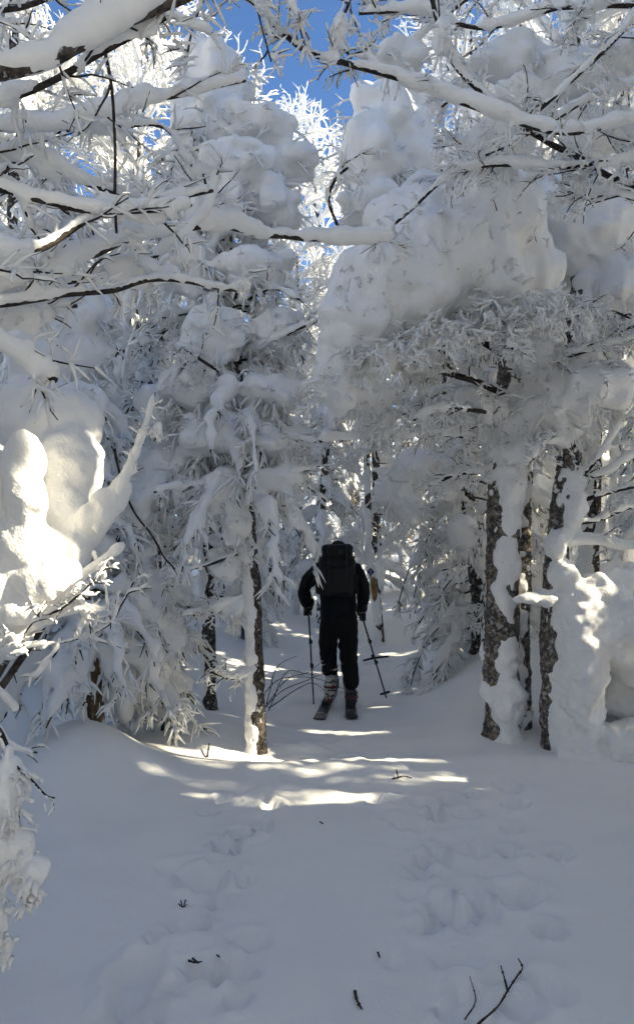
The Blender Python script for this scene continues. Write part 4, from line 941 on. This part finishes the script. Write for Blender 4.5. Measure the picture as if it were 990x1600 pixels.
        b = Buf(); b.box(sole + [0, -.055, 0.0], [.05, .02, .07]); obj('heel_piece', plain(b, 'heel_piece', M_RED if sd == 1 else M_BOOTD, smooth=False), bo)
    # backpack
    c = p(526, 893, -.06); pk = thing('backpack', 'large black backpack worn by the skier, bulging lid on top', 'backpack', c)
    def rbox(nm, ctr, sz, m_, bev=0.04, sub=1):
        bm = bmesh.new(); bmesh.ops.create_cube(bm, size=1)
        for v in bm.verts: v.co = Vector((v.co.x * sz[0], v.co.y * sz[1], v.co.z * sz[2]))
        bmesh.ops.bevel(bm, geom=bm.edges[:], offset=bev, segments=3, affect='EDGES', profile=.6)
        bmesh.ops.subdivide_edges(bm, edges=bm.edges[:], cuts=1, use_grid_fill=True)
        me_ = bpy.data.meshes.new(nm); bm.to_mesh(me_); bm.free(); me_.polygons.foreach_set('use_smooth', np.full(len(me_.polygons), True)); me_.materials.append(m_)
        P_ = get_vf(me_); me_.vertices.foreach_set('co', (P_ + np.asarray(ctr)).ravel().astype(np.float32)); me_.update()
        return wrinkle(me_, .01, .06, 7)
    obj('pack_body', rbox('pack_body', (0, 0, -.03), (.36, .23, .43), M_PACK, .1), pk)
    obj('lid', rbox('lid', (.005, -.005, .21), (.31, .25, .13), M_PACK, .055), pk)
    obj('pocket', rbox('pocket', (0, -.12, -.08), (.26, .07, .26), M_PACK, .03), pk)
    obj('side_pocket', rbox('side_pocket', (.18, 0, -.12), (.06, .15, .2), M_PACK, .025), pk)
    obj('side_pocket', rbox('side_pocket', (-.18, 0, -.12), (.06, .15, .2), M_PACK, .025), pk)
    b = Buf()
    for x in (-.09, .09): b.tubes(spline([(x, -.06, .27), (x, -.14, .24), (x, -.145, .1), (x, -.165, -.05), (x, -.12, -.22)], 20), np.full((1, 20), .009), 6)
    obj('lid_straps', plain(b, 'lid_straps', M_WEB), pk)
    b = Buf(); b.box((0.03, -.135, .2), (.03, .006, .045)); b.box((-.09, -.155, .09), (.028, .012, .02)); b.box((.09, -.155, .09), (.028, .012, .02))
    obj('buckles', plain(b, 'buckles', mat('pale_patch', (.02, .02, .022), .5), smooth=False), pk)
    # poles
    for i, (top, tip, lab, bask) in enumerate([(p(481, 951, .26), p(490, 1100, .16), 'thin dark ski pole planted upright in the skier left hand', False), (p(565, 958, .22), p(604, 1092, .05), 'dark ski pole slanting out from the skier right hand with its basket showing', True)]):
        if not bask: tip[2] = gz(tip[0], tip[1]) - 0.02
        t = thing('ski_pole', lab, 'ski pole', tip)
        a = top - tip; n_ = a / np.linalg.norm(a); L = np.linalg.norm(a)
        b = Buf(); b.tubes(np.array([n_ * 0.0, n_ * L * .5, n_ * L]), np.array([[.0075, .0085, .0095]]), 8); obj('shaft', plain(b, 'shaft', M_METAL), t)
        b = Buf(); b.tubes(np.array([n_ * (L - .07), n_ * (L - .02), n_ * (L + .06)]), np.array([[.014, .017, .016]]), 8); obj('grip', plain(b, 'grip', M_GLOVE), t)
        for q in (.38, .62): 
            b = Buf(); b.tubes(np.array([n_ * (L * q), n_ * (L * q + .05)]), np.array([[.014, .014]]), 8); b.box(n_ * (L * q + .025) + [.016, -.006, 0], [.012, .02, .03]); obj('clamp', plain(b, 'clamp', M_BOOTD), t)
        b = Buf(); C0 = n_ * .05
        u = norm(np.cross(n_, [0, 1, 0.2])); v = np.cross(n_, u)
        for k in range(6):
            e = u * math.cos(k * math.pi / 3) + v * math.sin(k * math.pi / 3)
            b.tubes(np.array([C0, C0 + e * .03, C0 + e * .052]), np.array([[.009, .012, .012]]), 6)
        b.tubes(np.array([C0 - n_ * .008, C0 + n_ * .008]), np.array([[.036, .036]]), 14)
        if bask: obj('basket', plain(b, 'basket', M_BOOTD), t)
        b = Buf(); b.tubes(spline([n_ * (L + .05), n_ * (L + .03) + [.03, -.02, -.05], n_ * (L - .03) + [.025, -.02, -.06], n_ * (L + .05)], 12), np.full((1, 12), .006), 6); obj('strap', plain(b, 'strap', M_WEB), t)
    # skis
    for i, (ctr, ang, tilt, lab) in enumerate([(p(513, 1092, .30), -0.12, 0.0, 'left ski under the pale boot, its tail angled out over the snow'), (p(548, 1103, .30), -0.02, 0.0, 'right ski under the dark boot, nearly buried in the track')]):
        zz = max(gz(ctr[0], ctr[1] + q_) - .02 * q_ for q_ in (-.7, -.35, 0, .35)) + 0.012; ctr = np.array([ctr[0], ctr[1], zz])
        t = thing('ski', lab, 'ski', ctr); t.rotation_euler = (R(2.0), 0, ang)
        ys = np.linspace(-.85, .85, 24); wd = .048 + .014 * (ys / .85)**2; wd[-3:] *= (.9, .7, .3); wd[0] *= .75
        zs = .12 * np.clip((ys - .62) / .23, 0, 1)**2 + .02 * np.clip((-ys - .72) / .13, 0, 1)**2
        v, f = [], []
        for y_, w_, z_ in zip(ys, wd, zs): v += [(-w_, y_, z_), (w_, y_, z_), (w_, y_, z_ + .018), (-w_, y_, z_ + .018)]
        for k in range(23):
            for j in range(4): f.append([4 * k + j, 4 * k + (j + 1) % 4, 4 * k + 4 + (j + 1) % 4, 4 * k + 4 + j])
        f += [[3, 2, 1, 0], [92, 93, 94, 95]]
        obj('ski_body', mesh_from(np.array(v), np.array(f), 'ski_body', M_SKI, False), t)
        b = Buf(); b.box((0, -.25, .04), (.07, .07, .045)); b.box((0, .03, .035), (.075, .08, .04)); obj('binding', plain(b, 'binding', M_BOOTD, smooth=False), t)
skier()
print('skier', round(time.time() - T0, 1))

# ------------------------------------------------------------------ small things on the snow
def twig_thing(lines, label, rad, mat_=M_TWIG, cat='twig', name='fallen_twig'):
    pts = [[np.array([*flat_at(px, py)]) for px, py, _ in ln] for ln in lines]
    o = pts[0][0]; o3 = np.array([o[0], o[1], gz(o[0], o[1])])
    b = Buf()
    for ln, q in zip(lines, pts):
        P = np.array([[a[0], a[1], max(gz(a[0], a[1]), float(ground_z(np.array([a[0]]), np.array([a[1]]), False)[0])) + h] for a, (_, _, h) in zip(q, ln)])
        P = spline(P, 5 * len(P)); nn = len(P)
        b.tubes(P, (rad * np.linspace(1, .55, nn) * (1 + .25 * noise(P, .03, 3)))[None], 7)
        b.balls(P[::5], np.full(len(P[::5]), rad * 1.25), 2)
    obj(name, plain(b, name, mat_, o3), None, o3, None, label, cat)
twig_thing([[(722, 1597, .004), (745, 1578, .01), (770, 1560, .012), (785, 1533, .012), (800, 1512, .014), (808, 1504, .016), (802, 1488, .02)], [(785, 1533, .012), (780, 1518, .02), (775, 1503, .03)]],
           'forked dark twig lying on the snow in the lower right foreground', .0042)
twig_thing([[(720, 1573, .004), (736, 1546, .006), (728, 1521, .008)]], 'small bent twig lying left of the larger forked twig', .0028)
twig_thing([[(553, 1536, .004), (556, 1550, .006), (563, 1561, .003)]], 'short reddish stick lying on the snow at bottom centre', .0055, mat('red_brown_bark', (.06, .03, .024), .8))
twig_thing([[(612, 1218, .008), (628, 1216, .012), (641, 1217, .006)], [(620, 1217, .01), (617, 1213, .03)]], 'dark twig lying beside the sunlit broken snow', .0055)
twig_thing([[(588, 1476, .003), (591, 1484, .003)]], 'tiny bark scrap on smooth snow right of centre', .004, cat='bark scrap', name='bark_scrap')
twig_thing([[(326, 1186, .01), (329, 1176, .05)]], 'dark stub poking from the snow before the plastered fir', .008)
twig_thing([[(284, 1405, .004), (290, 1411, .006), (296, 1405, .004)], [(287, 1402, .01), (289, 1411, .005)], [(294, 1400, .008), (291, 1411, .006)]], 'clump of dark fir needles on the left footprints', .003, cat='needles', name='needle_clump')
twig_thing([[(300, 1493, .003), (310, 1496, .004), (320, 1494, .003)], [(306, 1490, .004), (314, 1497, .004)]], 'flat dark scrap of lichen below the needle clump', .004, cat='lichen', name='lichen_scrap')
twig_thing([[(500, 1277, .003), (505, 1280, .003)]], 'tiny dark speck of bark in mid foreground', .004, cat='bark scrap', name='bark_scrap')
twig_thing([[(343, 1484, .003), (347, 1487, .003)]], 'tiny splinter right of the lichen scrap', .003, cat='bark scrap', name='bark_scrap')
twig_thing([[(566, 1012, .2), (585, 1013, .2), (606, 1010, .2)]], 'straight dark stick lying by the foot of the marked tree', .012) if False else None

def low_shrub():
    p0 = base_of(at(425, 1100, 6.9))
    t = thing('bare_shrub', 'low bare shrub with thin dark twigs arching in front of the skier boots', 'shrub', p0)
    for i, pts in enumerate([[(412, 1112, 6.9), (440, 1080, 6.8), (480, 1062, 6.75), (520, 1045, 6.7), (540, 1036, 6.7)], [(414, 1105, 6.9), (450, 1060, 6.8), (480, 1050, 6.8), (500, 1035, 6.8)], [(418, 1110, 6.9), (446, 1052, 6.8), (475, 1051, 6.8), (492, 1054, 6.8)],
                           [(416, 1100, 6.9), (430, 1050, 6.8), (445, 1035, 6.8), (465, 1025, 6.8)], [(420, 1105, 6.9), (470, 1075, 6.8), (490, 1068, 6.8), (510, 1078, 6.8)], [(415, 1080, 6.9), (440, 1060, 6.85), (490, 1060, 6.8), (530, 1075, 6.8)]]):
        limb(t, p0, px_path(pts), 0.0045, 0.002, 0.0, 401 + i, 3, 0.18, 2, 0.1, (0.005, 0.004), 0.01, dark=0.4, name='stem')
low_shrub()
def stick():
    a, b_ = at(567, 1013, 9.9), at(607, 1009, 9.9); a[2] = gz(a[0], a[1]) + .03; b_[2] = gz(b_[0], b_[1]) + .05
    b = Buf(); P = spline([a, (a + b_) / 2 + [0, 0, .01], b_], 12); b.tubes(P, np.full((1, 12), .014), 8); b.balls([P[4] + [0, 0, .03]], [.02], 3)
    obj('fallen_stick', plain(b, 'fallen_stick', M_TWIG, a), None, a, None, 'straight dark stick lying at the foot of the marked tree', 'stick')
stick()
tri = {}
for o in bpy.data.objects:
    if o.type == 'MESH': tri[o.data.name] = sum(len(p.vertices) - 2 for p in o.data.polygons) if len(o.data.polygons) < 5000 else 2 * len(o.data.polygons)
print('tris', sum(tri.values()), sorted(tri.items(), key=lambda k: -k[1])[:14])
print('done', round(time.time() - T0, 1))
